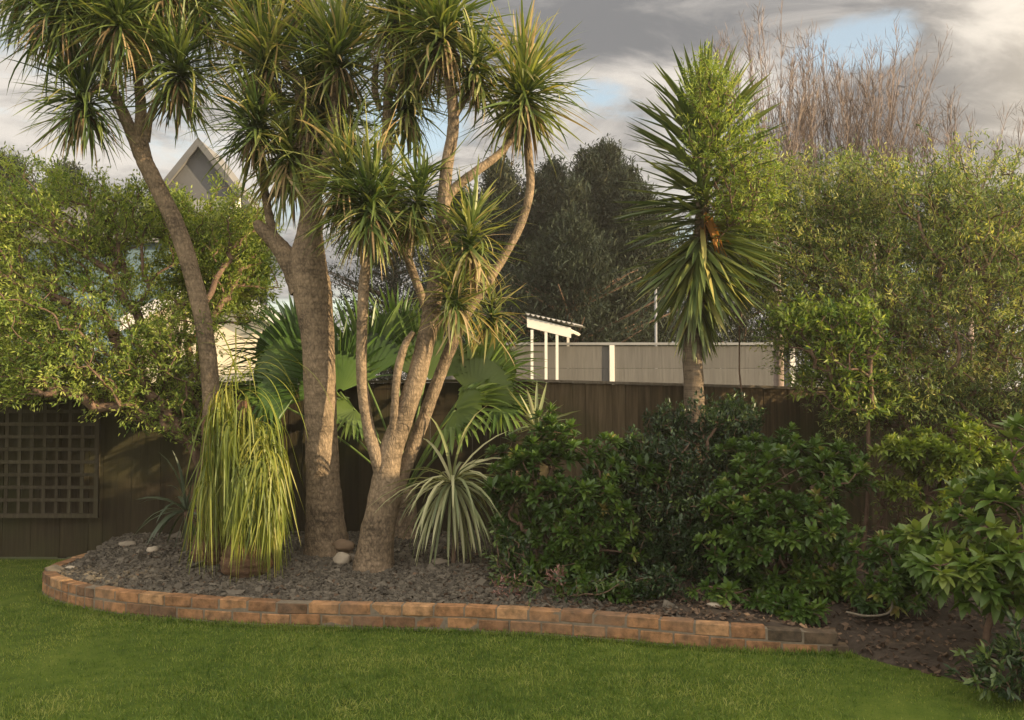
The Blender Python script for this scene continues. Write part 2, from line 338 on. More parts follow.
# ------------------------------------------------------------------ ground, lawn, bed
def grid(xs, ys, zf):
    X, Y = np.meshgrid(xs, ys); Z = zf(X, Y); h, w = X.shape
    idx = np.arange(h * w).reshape(h, w)
    return np.stack([X, Y, Z], -1).reshape(-1, 3), np.stack([idx[:-1, :-1], idx[:-1, 1:], idx[1:, 1:], idx[1:, :-1]], -1).reshape(-1, 4)
def rise(X, Y): return -0.04 + 0.75 * np.clip((Y - 10.8) / 3.5, 0, 1) ** 2 * (3 - 2 * np.clip((Y - 10.8) / 3.5, 0, 1))
mb = MB(); v, f = grid(np.concatenate([np.linspace(-900, -20, 12), np.linspace(-18, 18, 40), np.linspace(20, 900, 12)]),
                       np.concatenate([np.linspace(-60, 8, 20), np.linspace(8.5, 16, 20), np.linspace(18, 1500, 24)]), rise); mb.add(v, f, 0.5)
tag(mb.build('ground', M['dirt']), kind='structure')
mb = MB(); v, f = grid(np.linspace(-9, 7, 60), np.linspace(-3, 9.3, 50), lambda X, Y: 0.008 * np.sin(X * 1.3 + Y) + 0.006 * np.sin(Y * 2.1 - X * .7)); mb.add(v, f, 0.5)
tag(mb.build('lawn', M['lawn']), kind='structure')

EDGE = np.array([(-3.92, 9.18), (-4.06, 8.6), (-4.10, 8.1), (-4.02, 7.74), (-3.78, 7.45), (-3.45, 7.2), (-3.05, 6.98), (-2.6, 6.83), (-1.79, 6.63), (-0.90, 6.55), (-0.33, 6.50),
                 (0.51, 6.31), (1.165, 6.10), (1.55, 6.02), (2.22, 5.93)])
EDGE2 = np.array([(2.38, 5.59), (2.57, 5.33), (2.81, 4.94), (3.1, 4.2), (3.3, 2.5), (3.4, -3.0)])
def smooth_path(p, step):
    q = p.copy()
    for _ in range(3):
        n = [q[0]]
        for a, b in zip(q[:-1], q[1:]): n += [a * .75 + b * .25, a * .25 + b * .75]
        n.append(q[-1]); q = np.array(n)
    s = np.concatenate([[0], np.cumsum(np.linalg.norm(np.diff(q, axis=0), axis=1))])
    u = np.arange(0, s[-1], step); return np.stack([np.interp(u, s, q[:, k]) for k in range(q.shape[1])], 1), s[-1]
wallp, walllen = smooth_path(EDGE, 0.02)
def front_y(x):
    a = wallp[wallp[:, 0] > -4.08]; a = a[a[:, 1] < 8.0]
    X = np.concatenate([a[:, 0], EDGE2[:, 0]]); Yv = np.concatenate([a[:, 1], EDGE2[:, 1]]); o = np.argsort(X)
    return np.interp(x, X[o], Yv[o])
def bed_z(x, y):
    x = np.asarray(x, float); y = np.asarray(y, float)
    t = np.clip((2.9 - x) / 1.2, 0, 1); t = t * t * (3 - 2 * t)
    fy = front_y(x); e = np.clip((y - fy) / 1.2, 0, 1)
    t = np.where(x > 2.2, t * np.clip((y - fy) / 0.5, 0, 1), t)
    z = (0.135 * t + 0.012) + 0.07 * np.clip(y - fy, 0, 3) / 3 + 0.065 * e * e * (3 - 2 * e) - 0.03 * (x > 2.2) * (1 - np.clip((y - fy) / 0.15, 0, 1))
    return z + 0.012 * np.sin(x * 5.1 + y * 3) + 0.01 * np.sin(y * 7.7 - x * 2.3) 
def fence_y(x): return np.interp(x, [-9, -0.1, 4.0, 7.0], [9.25, 9.35, 10.2, 10.6])
mb = MB(); nx_, ny_ = 160, 40
xs = np.concatenate([np.linspace(-4.02, 2.3, 130), np.linspace(2.35, 3.38, 24), np.linspace(3.5, 6.8, 20)])
V = []
for x in xs:
    y0 = float(front_y(x)) + 0.04 if x < 3.4 else -3.0
    ys = y0 + (float(fence_y(x)) - 0.03 - y0) * np.linspace(0, 1, ny_) ** 1.2
    V.append(np.stack([np.full(ny_, x), ys, bed_z(x, ys) + rng.normal(size=ny_) * 0.004], 1))
V = np.array(V); idx = np.arange(len(xs) * ny_).reshape(len(xs), ny_)
mb.add(V.reshape(-1, 3), np.stack([idx[:-1, :-1], idx[1:, :-1], idx[1:, 1:], idx[:-1, 1:]], -1).reshape(-1, 4), 0.5)
tag(mb.build('garden_bed', M['soil']), kind='structure')

# grass blades
n = 330000
gx = rng.uniform(-5.6, 3.5, n); gy = rng.uniform(3.9, 9.15, n)
fy = front_y(np.clip(gx, -4.02, 3.4))
ok = ((gx > -4.06) & (gy < fy - 0.075 + rng.normal(size=n) * 0.012)) | (gx < -4.19) 
ok &= (np.abs(gx) < 0.62 * gy + 0.3)
ok |= ((gx > 2.2) & (gx < 3.35) & (gy < fy + 0.05 * rng.random(n)))
gx, gy = gx[ok], gy[ok]; n = len(gx)
tuft = np.array([mnoise.noise((x * 1.7, y * 1.7, 0)) for x, y in zip(gx[::1], gy[::1])])
mb = MB(); L = (0.020 + 0.022 * rng.random(n)) * (1 + 0.5 * np.clip(tuft, -0.6, 1))
blades(mb, np.stack([gx, gy, np.full(n, -0.004)], 1), rng.normal(size=(n, 3)) * 0.55 + np.array([0, 0, 1.0]), L, 0.0042, rng.uniform(0, 0.9, n), 2, 0, np.clip(rng.normal(0.5, 0.22, n) + tuft * .25, 0, 1.0))
fl = wallp[(wallp[:, 0] > -4.2)]                                     # longer unmown tufts against the brick edge
k = 9000; ii = rng.integers(0, len(fl), k); nn = 0.075 + np.abs(rng.normal(size=k)) * 0.03
tang = np.gradient(fl, axis=0)[ii]; nrm2 = np.stack([tang[:, 1], -tang[:, 0]], 1); nrm2 = nrm2 / np.linalg.norm(nrm2, axis=1, keepdims=True)
nrm2 *= np.sign(-(nrm2[:, 1:2]) - 1e-6) * 1.0
nrm2 = np.where((fl[ii, 1] > 7.75)[:, None], np.array([[-1.0, 0.0]]), nrm2)
q = fl[ii] + nrm2 * nn[:, None]
blades(mb, np.column_stack([q, np.zeros(k)]), rng.normal(size=(k, 3)) * 0.4 + np.array([0, 0, 1.0]), rng.uniform(0.02, 0.06, k), 0.0045, rng.uniform(0, 1, k), 2, 0, rng.uniform(0.2, 0.7, k))
tag(mb.build('lawn_grass', M['grass']), 'short mown green grass of the lawn in front of the brick edging', 'grass', kind='stuff')

# slate chips and litter
def chips(n, xr, size, name, mat, label, cat, flat=0.35, dens=None, lift=0.0):
    x = rng.uniform(*xr, n); fy = front_y(x) + 0.08; by = fence_y(x) - 0.08
    y = fy + (by - fy) * rng.random(n) ** 1.35
    if dens is not None: k = rng.random(n) < dens(x, y); x, y = x[k], y[k]; n = len(x)
    z = bed_z(x, y) + lift
    base = np.array([[a, b, c] for a in (-1, 1) for b in (-1, 1) for c in (-1, 1)], float)
    f = np.array([[0, 1, 3, 2], [4, 6, 7, 5], [0, 4, 5, 1], [2, 3, 7, 6], [0, 2, 6, 4], [1, 5, 7, 3]])
    S = size * rng.lognormal(0, 0.35, n)
    v = base[None] * (np.stack([S, S * rng.uniform(.5, .9, n), S * flat * rng.uniform(.5, 1.2, n)], 1) / 2)[:, None] * (1 + rng.normal(size=(n, 8, 3)) * 0.22)
    Rz = rng.uniform(0, 2 * np.pi, n); tx = rng.normal(size=n) * 0.45; ty = rng.normal(size=n) * 0.45
    def rot(v, a, i, j):
        c, s = np.cos(a)[:, None], np.sin(a)[:, None]; w = v.copy(); w[..., i] = v[..., i] * c - v[..., j] * s; w[..., j] = v[..., i] * s + v[..., j] * c; return w
    v = rot(rot(rot(v, tx, 1, 2), ty, 0, 2), Rz, 0, 1)
    v += np.stack([x, y, z + S * 0.15], 1)[:, None]
    mb = MB(); mb.add(v.reshape(-1, 3), (f[None] + (np.arange(n) * 8)[:, None, None]).reshape(-1, 4), np.repeat(rng.random(n), 8))
    return tag(mb.build(name, M[mat], smooth=False), label, cat, kind='stuff')
chips(52000, (-3.98, 1.2), 0.027, 'slate_mulch', 'chips', 'grey slate chip mulch covering the raised bed under the palms', 'mulch', dens=lambda x, y: np.clip(1.1 - np.clip(x + 0.2, 0, 2), 0.08, 1))
chips(16000, (-3.8, 6.5), 0.022, 'leaf_litter', 'litter', 'dry brown leaf litter and bark scattered on bare soil', 'leaf litter', 0.15, dens=lambda x, y: np.where(x > -0.4, 0.9, 0.15), lift=0.012)

# ------------------------------------------------------------------ brick edging
edg = thing('brick_edging', (0, 6.5, 0), 'low two course orange brick edging curving round the raised bed', 'garden edging')
mb = MB(); mo = MB()
BL, BH, BD = 0.232, 0.076, 0.105
def pathat(s):
    i = min(max(s / 0.02, 0), len(wallp) - 1.001); a = int(i); t = i - a
    p = wallp[a] * (1 - t) + wallp[min(a + 1, len(wallp) - 1)] * t
    d = wallp[min(a + 2, len(wallp) - 1)] - wallp[max(a - 2, 0)]; return p, math.atan2(d[1], d[0])
def sink(x): return -0.045 * np.clip((x - 0.9) / 1.3, 0, 1)
for course in range(2):
    s = -0.5 * BL * course * 1.0 + 0.02
    while s < walllen - 0.02:
        bl = BL * (1 + rng.normal() * 0.01)
        if s + bl > walllen: bl = max(walllen - s, 0.05)
        a0 = max(s, 0); ln = s + bl - a0
        tight = 1.35 < s < 2.35
        if ln > 0.12:
            p, ang = pathat(a0 + ln / 2)
            t = float(np.clip(rng.normal(0.62, 0.16), 0.25, 1))
            if rng.random() < 0.06: t = rng.uniform(0.0, 0.16)
            elif rng.random() < 0.14: t = rng.uniform(0.2, 0.32)
            z = 0.018 + BH / 2 + course * (BH + 0.009) + float(sink(p[0])) + rng.normal() * 0.0025
            for part in range(2 if tight else 1):
                k = 2 if tight else 1
                p, ang = pathat(a0 + ln * (part + 0.5) / k)
                nx, ny = math.sin(ang), -math.cos(ang)
                off = rng.normal() * 0.002
                mb.box((p[0] + nx * off, p[1] + ny * off, z), (ln / k - 0.011, BD, BH), ang + rng.normal() * 0.006, t, 0.0016, 0.006)
        s += bl + 0.0
V = []
for p, d in [(wallp[i], wallp[min(i + 2, len(wallp) - 1)] - wallp[max(i - 2, 0)]) for i in range(0, len(wallp), 3)]:
    d = d / np.linalg.norm(d); nn = np.array([d[1], -d[0]]); sk = float(sink(p[0]))
    o, i2 = BD / 2 - 0.005, -BD / 2 + 0.005
    V.append([(*(p + nn * (o + 0.018)), -0.05), (*(p + nn * (o + 0.016)), 0.016 + sk), (*(p + nn * o), 0.017 + sk), (*(p + nn * o), 0.174 + sk), (*(p + nn * i2), 0.174 + sk), (*(p + nn * i2), -0.05)])
V = np.array(V); V = V[:-1]; h, w = V.shape[:2]; idx = np.arange(h * w).reshape(h, w)
mo.add(V.reshape(-1, 3), np.stack([idx[:-1, :-1], idx[1:, :-1], idx[1:, 1:], idx[:-1, 1:]], -1).reshape(-1, 4), 0.5)
mb.build('brick_courses', M['brick'], edg, False); mo.build('mortar_bed', M['mortar'], edg, False)

# ------------------------------------------------------------------ fences
def paling_fence(name, pts, tops, label, board=0.148, base=0.0, cap=True, mat='fence', zb=0.02, rails=True, cat='fence', postevery=2.0):
    pts = np.array(pts, float); seg = np.linalg.norm(np.diff(pts, axis=0), axis=1); S = np.concatenate([[0], np.cumsum(seg)])
    g = thing(name, (*pts[0], 0), label, cat)
    mb = MB(); s = 0.0
    def pos(s):
        p = np.array([np.interp(s, S, pts[:, 0]), np.interp(s, S, pts[:, 1])]); i = min(np.searchsorted(S, s, 'right') - 1, len(seg) - 1)
        d = pts[i + 1] - pts[i]; return p, math.atan2(d[1], d[0])
    while s < S[-1] - board * 0.5:
        p, a = pos(s + board / 2); zt = float(np.interp(s, S, tops)) + rng.normal() * 0.004
        if cap: zt = float(np.interp(s, S, tops)) - 0.001
        off = 0.004 * (int(s / board) % 2)
        n = (-math.sin(a) * off, math.cos(a) * off)
        mb.box((p[0] + n[0], p[1] + n[1], (zt + zb) / 2), (board - 0.002, 0.018, zt - zb), a + rng.normal() * 0.01, rng.random(), 0.0008)
        s += board
    mb.build('palings', M[mat], g, False)
    if cap:
        mb = MB()
        for i in range(len(seg)):
            k = max(1, int(seg[i] / 2.4))
            for j in range(k):
                a = pts[i] + (pts[i + 1] - pts[i]) * j / k; b = pts[i] + (pts[i + 1] - pts[i]) * (j + 1) / k
                za = np.interp(S[i] + seg[i] * j / k, S, tops); zb2 = np.interp(S[i] + seg[i] * (j + 1) / k, S, tops)
                d = b - a; l = np.linalg.norm(d); c = (a + b) / 2
                e = np.array([*a, za + 0.002]); q = np.array([*b, zb2 + 0.002])
                u = (q - e) / np.linalg.norm(q - e); sdv = np.array([-d[1] / l, d[0] / l, 0]); V = []
                for P_ in (e + u * .002, q - u * .002):
                    for (sy, sz) in ((-.045, 0), (-.045, .028), (.06, .028), (.06, 0)): V.append(P_ + sdv * sy + np.array([0, 0, sz]))
                mb.add(V, [[0, 1, 5, 4], [1, 2, 6, 5], [2, 3, 7, 6], [3, 0, 4, 7], [0, 3, 2, 1], [4, 5, 6, 7]], rng.random())
        mb.build('capping', M['cap'], g, False)
    s = 0.3
    while s < S[-1]:
        p, a = pos(s); zt = float(np.interp(s, S, tops)) - 0.03; n = (-math.sin(a) * 0.08, math.cos(a) * 0.08)
        pm = MB(); pm.box((p[0] + n[0], p[1] + n[1], zt / 2), (0.09, 0.09, zt), a, rng.random(), 0, 0.004); pm.build('post', M[mat], g, False)
        s += postevery
    return g
paling_fence('paling_fence', [(-9, 9.25), (-0.02, 9.35)], [1.74, 1.84], 'weathered timber paling fence with shade put into its colour behind the palms, trellis mounted on it', mat='fence_shaded')
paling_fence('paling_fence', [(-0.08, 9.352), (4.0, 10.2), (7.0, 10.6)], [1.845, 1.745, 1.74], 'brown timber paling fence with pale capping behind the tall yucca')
paling_fence('added_shade_fence', [(7.04, 10.4), (7.035, 7.16)], [2.3, 2.3], 'added tall dark timber shade fence outside the frame on the right, rearmost section', cap=False)  # unseen fence added to cast shade, its heights stepped to shape the sunlight
paling_fence('added_shade_fence', [(7.03, 7.14), (7.02, 6.52)], [1.22, 1.22], 'low gap shaped into the added shade fence outside the frame on the right', cap=False)  # low stretch added to let sun through to the lime shrub
paling_fence('added_shade_fence', [(7.015, 6.50), (7.0, 4.22)], [2.30, 2.40], 'added tall dark timber shade fence outside the frame on the right, high middle section', cap=False)
paling_fence('added_shade_fence', [(6.99, 4.2), (6.95, -9.0)], [1.92, 1.92], 'added lower dark timber shade fence outside the frame on the right beside the lawn', cap=False)
for o in bpy.data.objects:
    if o.name.startswith('added_shade_fence'): o['group'] = 'added shade fences'

# trellis
tr = thing('trellis', (-5.4, 9.2, 0.4), 'square timber lattice trellis fixed to the dark fence at the far left', 'trellis')
x0, x1 = at(-70, 450, 9.16)[0], at(96, 450, 9.16)[0]; zb_, zt_ = at(0, 516, 9.16)[2], at(0, 398, 9.16)[2]
mb = MB(); sp = px2m(12.6, 9.16)
xs_ = np.arange(x1 - 0.03, x0, -sp); zs_ = np.arange(zb_ + 0.03, zt_, sp)
for x in xs_[1:]: mb.box((x, 9.205, (zb_ + zt_) / 2), (0.036, 0.012, zt_ - zb_), 0, rng.random(), 0.001)
for z in zs_[1:]: mb.box(((x0 + x1) / 2, 9.192, z), (x1 - x0, 0.012, 0.036), 0, rng.random(), 0.001)
mb.build('slats', M['trellis'], tr, False)
mb = MB()
for x in (x0, x1): mb.box((x, 9.19, (zb_ + zt_) / 2), (0.045, 0.035, zt_ - zb_ + .045), 0, 0.4)
for z in (zb_, zt_): mb.box(((x0 + x1) / 2, 9.191, z), (x1 - x0 - 0.046, 0.03, 0.045), 0, 0.6)
mb.build('frame', M['trellis'], tr, False)

# neighbour's pale fence beyond
YN = 15.5
def zpx(py, Y): return at(512, py, Y)[2]
xa, xb = at(500, 0, YN)[0], at(792, 0, YN)[0]; zt = zpx(346, YN)
nf = thing('board_fence', (xa, YN, 0.6), 'pale grey board fence with white posts beyond the brown fence', 'fence')
mb = MB(); nb = 5; z0 = 0.6
posts = [at(p, 0, YN)[0] for p in (430, 505, 610, 787)]
for a, b in zip(posts[:-1], posts[1:]):
    for k in range(nb):
        h = (zt - z0) / nb
        mb.box(((a + b) / 2, YN, z0 + h * (k + .5)), (b - a - 0.08, 0.03, h - 0.006), 0, rng.random(), 0.001)
mb.build('boards', M['greyfence'], nf, False)
for x in posts:
    mb = MB(); mb.box((x, YN - 0.02, (zt + z0) / 2), (0.085, 0.09, zt - z0 + .02), 0, .5, 0, .004); mb.build('post', M['white'], nf, False)
mb = MB(); mb.box(((xa + xb) / 2, YN, zt + 0.035), (xb - xa + .1, 0.12, 0.045), 0, .5, 0, .004); mb.build('capping', M['greytrim'], nf, False)

# pergola with a sloping sheet roof
YP = 14.8
pg = thing('pergola', (*at(548, 380, YP)[:2], 0.65), 'small white lean-to pergola with grey corrugated roof above the fence', 'pergola')
def P_(px, py, Y=YP): return at(px, py, Y)
for px, Y in ((532, YP), (546, YP), (557, YP), (568, YP + 0.9)):
    mb = MB(); a = P_(px, 330, Y); mb.box((a[0], Y, (a[2] + 0.65) / 2), (0.045, 0.045, a[2] - 0.65), 0, .6); mb.build('post', M['white'], pg, False)
mb = MB(); a, b = P_(527, 322), P_(571, 333)
for (p, q, w_) in ((a, b, 0.17),):
    V = []
    for e in (p, q):
        for (sy, sz) in ((-.03, -w_ / 2), (-.03, w_ / 2), (.03, w_ / 2), (.03, -w_ / 2)): V.append(e + np.array([0, sy, sz]))
    mb.add(V, [[0, 1, 5, 4], [1, 2, 6, 5], [2, 3, 7, 6], [3, 0, 4, 7], [0, 3, 2, 1], [4, 5, 6, 7]], .6)
mb.build('fascia', M['white'], pg, False)
mb = MB(); n = 40; V = []
for j in range(2):
    for i in range(n + 1):
        t = i / n; p = a * (1 - t) + b * t; V.append(p + np.array([-0.05 + t * .12 + 0.35 * j, -0.08 + 2.2 * j, 0.12 + 0.02 * math.sin(i * math.pi / 2) + 0.13 * j]))
V = np.array(V); V2 = V + np.array([0, 0, 0.015]); idx = np.arange(2 * (n + 1)).reshape(2, n + 1)
ff = np.stack([idx[:-1, :-1], idx[:-1, 1:], idx[1:, 1:], idx[1:, :-1]], -1).reshape(-1, 4); mb.add(V, ff, .5); mb.add(V2, ff[:, ::-1], .5)
mb.build('roof_sheet', M['polyroof'], pg)
mb = MB()
for t in np.linspace(0.05, 0.95, 6):
    p = a * (1 - t) + b * t; e = p + np.array([.33, 2.1, 0.2 - .09]); st_ = p + np.array([0, .05, 0.05]); mb.tube([st_, e], 0.03, 4, .5)
mb.build('rafters', M['white'], pg, False)

# slim pole
pl = thing('pole', (*at(656, 345, 18)[:2], 0.7), 'thin pale pole standing behind the grey board fence', 'pole')
p0 = at(656, 345, 18); mb = MB(); mb.tube([(p0[0], 18, 0.7), (p0[0], 18, zpx(288, 18))], 0.026, 8); mb.build('shaft', M['greytrim'], pl)
mb = MB(); mb.tube([(p0[0], 18, zpx(288, 18)), (p0[0], 18, zpx(284, 18))], [0.06, 0.03], 8); mb.build('finial', M['greytrim'], pl)

# houses
def gable_house(name, x0, x1, y0, y1, zb, ze, zr, wallm, roofm, trimm, label, over=0.35, windows=(), ridge='y'):
    h = thing(name, ((x0 + x1) / 2, y0, zb), label, 'house')
    xm = (x0 + x1) / 2; ym = (y0 + y1) / 2
    mb = MB()
    if ridge == 'y':
        mb.add([(x0, y0, zb), (x1, y0, zb), (x1, y0, ze), (xm, y0, zr), (x0, y0, ze), (x0, y1, zb), (x1, y1, zb), (x1, y1, ze), (xm, y1, zr), (x0, y1, ze)],
               [[0, 1, 2, 4], [4, 2, 3, 3], [5, 9, 7, 6], [9, 8, 7, 7], [0, 4, 9, 5], [1, 6, 7, 2]], .5)
    else:
        mb.add([(x0, y0, zb), (x0, y1, zb), (x0, y1, ze), (x0, ym, zr), (x0, y0, ze), (x1, y0, zb), (x1, y1, zb), (x1, y1, ze), (x1, ym, zr), (x1, y0, ze)],
               [[0, 4, 2, 1], [4, 3, 2, 2], [5, 6, 7, 9], [9, 7, 8, 8], [0, 5, 9, 4], [1, 2, 7, 6]], .5)
    mb.build('wall', M[wallm], h, False)
    mb = MB(); sl_ = (zr - ze) / ((x1 - x0) / 2 if ridge == 'y' else (y1 - y0) / 2)
    for sgn in (-1, 1):
        if ridge == 'y':
            xe = x0 - over if sgn < 0 else x1 + over; zz_ = ze - over * sl_
            A = [(xe, y0 - over, zz_ + .03), (xm, y0 - over, zr + .03), (xm, y1 + over, zr + .03), (xe, y1 + over, zz_ + .03)]
        else:
            ye = y0 - over if sgn < 0 else y1 + over; zz_ = ze - over * sl_
            A = [(x0 - over, ye, zz_ + .03), (x0 - over, ym, zr + .03), (x1 + over, ym, zr + .03), (x1 + over, ye, zz_ + .03)]
        B = [(a, b, c + 0.12) for a, b, c in A]
        mb.add(A + B, [[0, 1, 2, 3], [4, 7, 6, 5], [0, 4, 5, 1], [1, 5, 6, 2], [2, 6, 7, 3], [3, 7, 4, 0]], .5)
    mb.build('roof', M[roofm], h, False)
    for sgn in (-1, 1):
        mb = MB()
        if ridge == 'y':
            xe = x0 - over if sgn < 0 else x1 + over; a = np.array([xe, y0 - over - .03, ze - over * sl_ + 0.03]); b = np.array([xm, y0 - over - .03, zr + 0.03])
        else:
            xe = x0 - over - .03 if sgn < 0 else x1 + over + .03; a = np.array([xe, y0 - over, ze - over * sl_ + .03]); b = np.array([xe, ym, zr + .03])
        w = np.array([0, .02, 0]) if ridge == 'y' else np.array([.02, 0, 0])
        V = [e + q * w + np.array([0, 0, dz]) for e in (a, b) for (q, dz) in ((-1, -.1), (-1, .16), (1, .16), (1, -.1))]
        mb.add(V, [[0, 1, 5, 4], [1, 2, 6, 5], [2, 3, 7, 6], [3, 0, 4, 7], [0, 3, 2, 1], [4, 5, 6, 7]], .5); mb.build('bargeboard', M[trimm], h, False)
    for (wx, wz, ww, wh) in windows:
        fr = MB(); fr.box((wx, y0 - .02, wz), (ww, 0.06, wh), 0, .5); fo = fr.build('window', M[trimm], h, False)
        pn = MB(); pn.box((wx, y0 - .055, wz), (ww - .14, 0.03, wh - .14), 0, .5); pn.build('pane', M['glassy'], fo, False)
    return h
ap = at(201, 146, 25); 
gable_house('house', ap[0] - 1.5, ap[0] + 1.5, 25, 26.6, 0.7, ap[2] - 1.9, ap[2], 'greywall', 'roofgrey', 'greywall', 'dark grey gabled house peak rising behind the left bush', 0.2, ((ap[0], 4.2, 1.6, 1.2),))
cw = at(215, 340, 17.5)
gable_house('house', cw[0] - 1.5, cw[0] + 1.2, 17.5, 18.9, 0.7, zpx(322, 17.5), zpx(286, 17.5), 'cream', 'roofgrey', 'white', 'cream sunlit house wall seen between the leaning trunk and the fan palm', 0.25, ((cw[0] - .4, 2.0, .9, .9),))
bl = at(-40, 290, 21)
gable_house('house', bl[0] - 2, at(205, 0, 22)[0], 22, 26, 0.7, zpx(238, 22), zpx(205, 24), 'blue', 'roofgrey', 'white', 'blue walled house showing at the far left edge through the bush', 0.3, ((bl[0] + 2, 2.6, 1.5, 1.2),), ridge='x')

# ------------------------------------------------------------------ woody plants
def catmull(p, n=6):
    p = np.asarray(p, float); q = np.vstack([2 * p[0] - p[1], p, 2 * p[-1] - p[-2]]); out = []
    for i in range(1, len(q) - 2):
        for t in np.linspace(0, 1, n, endpoint=False):
            a, b, c, d = q[i - 1:i + 3]
            out.append(0.5 * ((2 * b) + (c - a) * t + (2 * a - 5 * b + 4 * c - d) * t * t + (3 * b - a - 3 * c + d) * t ** 3))
    out.append(p[-1]); return np.array(out)
def limb(mb, spec, Y, seg=14, lump=0.03):
    """spec: (px, py, radius px[, depth offset])"""
    P = [np.append(at(s[0], s[1], Y + (s[3] if len(s) > 3 else 0)), px2m(s[2], Y)) for s in spec]
    C = catmull(P, 7); mb.tube(C[:, :3], np.maximum(C[:, 3], 0.006), seg, 0.5, lump)

def leaf_head(parent, c, r, n, Y=None, droop=1.0, tone=0.45, up=0.25, mat='cab_leaf', width=0.024, name='leaf_head', dead=0.12, spread=None, tip=0.0, dirbias=(0, 0, 0)):
    """a tuft of strap leaves round the end of a branch"""
    mb = MB()
    D = rng.normal(size=(n, 3)); D = nrm(D); D[:, 2] = D[:, 2] * 0.95 + up; D = nrm(D + np.array(dirbias))
    keep = D[:, 2] > -0.75; D = D[keep]; n = len(D)
    P = c + D * 0.03 + np.array([0, 0, 1]) * (D[:, 2:3] * 0.13 + rng.normal(size=(n, 1)) * .05) + rng.normal(size=(n, 3)) * .02
    L = r * rng.uniform(0.55, 1.2, n) * (1.0 - 0.12 * (D[:, 2] < -0.2))
    dr = droop * (0.12 + 1.3 * rng.random(n) ** 1.8) * (1.1 - 0.55 * np.clip(D[:, 2], 0, 1))
    t = np.clip(rng.normal(tone, 0.2, n) + tip * np.clip(D[:, 2] - .3, 0, 1), 0, 1)
    blades(mb, P, D, L, width * rng.uniform(.7, 1.15, n), dr, 6, 0.25, t, curl=rng.normal(size=(n, 3)) * .42, tipt=.28)
    o = mb.build(name, M[mat], parent)
    nb2 = MB(); D3 = nrm(rng.normal(size=(60, 3))); blades(nb2, c + D3 * .0, D3, .16, .03, .1, 2, .2, rng.uniform(.1, .4, 60)); nb2.build('leaf_bud', M[mat], parent)
    if dead > 0:
        k = int(n * dead); mb = MB(); D2 = nrm(rng.normal(size=(k, 3)) * np.array([1, 1, .3]) + np.array([0, 0, -0.9]))
        blades(mb, c - np.array([0, 0, .04]) + D2 * .03, D2, r * rng.uniform(.5, .95, k), width * .8, rng.uniform(.8, 2, k), 5, 0.3, rng.random(k))
        mb.build('dead_leaves', M['cab_dead'], parent)
    return o

# cabbage tree A, leaning at the left
YA = 8.35
A = thing('cabbage_tree', (*at(212, 548, YA)[:2], 0.17), 'leaning cabbage tree at the left with a dark drooping crown', 'cabbage tree', 'cabbage trees in the raised bed')
mb = MB()
limb(mb, [(214, 560, 12.28), (213, 500, 10.11), (212, 440, 9.03), (210, 380, 8.67), (202, 315, 8.67), (181, 238, 8.67), (157, 186, 8.31), (143, 158, 7.95), (128, 124, 6.14), (113, 90, 5.06), (101, 62, 4.33), (92, 36, 3.61), (88, 10, 3.61)], YA)
limb(mb, [(150, 172, 5.78), (141, 138, 6.50), (141, 108, 5.42), (138, 76, 4.70, .1), (135, 46, 4.33, .1), (138, 15, 3.61, .1)], YA)
limb(mb, [(146, 142, 4.33), (150, 116, 3.61, -.05), (160, 98, 3.25, -.1), (174, 88, 2.89, -.15)], YA)
limb(mb, [(112, 90, 3.61), (98, 86, 2.89, -.1), (88, 98, 2.89, -.15)], YA)
limb(mb, [(138, 76, 2.89), (158, 40, 2.89, .2), (182, 18, 2.89, .3), (200, 5, 2.89, .3)], YA)
mb.build('trunk', M['bark'], A)
def H(tree, Y, px, py, r, n, **k): leaf_head(tree, at(px, py, Y), px2m(r * 1.12, Y), int(n * 1.9), **k)
H(A, YA - .15, 84, 104, 62, 170, tone=.28, droop=1.0, up=0.12)
H(A, YA - .2, 180, 76, 64, 190, tone=.33, droop=1.0, up=0.1)
H(A, YA - .3, 62, 12, 80, 210, tone=.30, droop=1.5, up=0.25)
H(A, YA + .1, 92, -8, 85, 210, tone=.33, droop=1.6, up=0.25)
H(A, YA + .3, 135, 8, 85, 210, tone=.32, droop=1.5, up=0.2)
H(A, YA - .5, 118, 22, 70, 170, tone=.36, droop=1.3, up=0.3)
H(A, YA + .3, 198, -8, 80, 200, tone=.38, droop=1.5, up=0.25)
H(A, YA - .1, 160, -20, 80, 160, tone=.33, droop=1.5, up=0.2)
H(A, YA + .1, 30, -15, 70, 140, tone=.33, droop=1.5, up=0.2)

# cabbage tree B, thick trunk in the middle
YB = 8.12
B = thing('cabbage_tree', (*at(326, 552, YB)[:2], 0.17), 'cabbage tree with the thickest grey trunk, round stones at its foot', 'cabbage tree', 'cabbage trees in the raised bed')
mb = MB()
limb(mb, [(328, 582, 35.34), (328, 566, 30.13), (327, 548, 23.44), (325, 520, 19.25), (323, 480, 16.74), (321, 430, 15.90), (320, 380, 15.90), (317, 330, 16.74), (312, 290, 19.25), (308, 262, 18.41), (310, 230, 12.56), (312, 195, 10.04), (308, 150, 8.37), (303, 110, 7.53), (300, 78, 5.86)], YB, 20, .02)
limb(mb, [(303, 290, 13.39), (290, 262, 10.88), (276, 243, 8.37), (262, 229, 6.70), (256, 222, 4.19)], YB, 12)
limb(mb, [(312, 200, 7.53), (326, 165, 6.70, -.1), (334, 125, 6.70, -.1), (335, 90, 5.86), (326, 58, 5.02), (318, 25, 5.02, .1), (312, -10, 4.19, .1)], YB, 12)
limb(mb, [(276, 246, 5.02), (268, 210, 4.19, .1), (262, 170, 4.19, .1), (262, 130, 4.19, .1), (266, 80, 4.19)], YB, 10)
limb(mb, [(310, 100, 4.19), (285, 62, 4.19), (290, 30, 3.35), (300, 0, 3.35)], YB, 10)
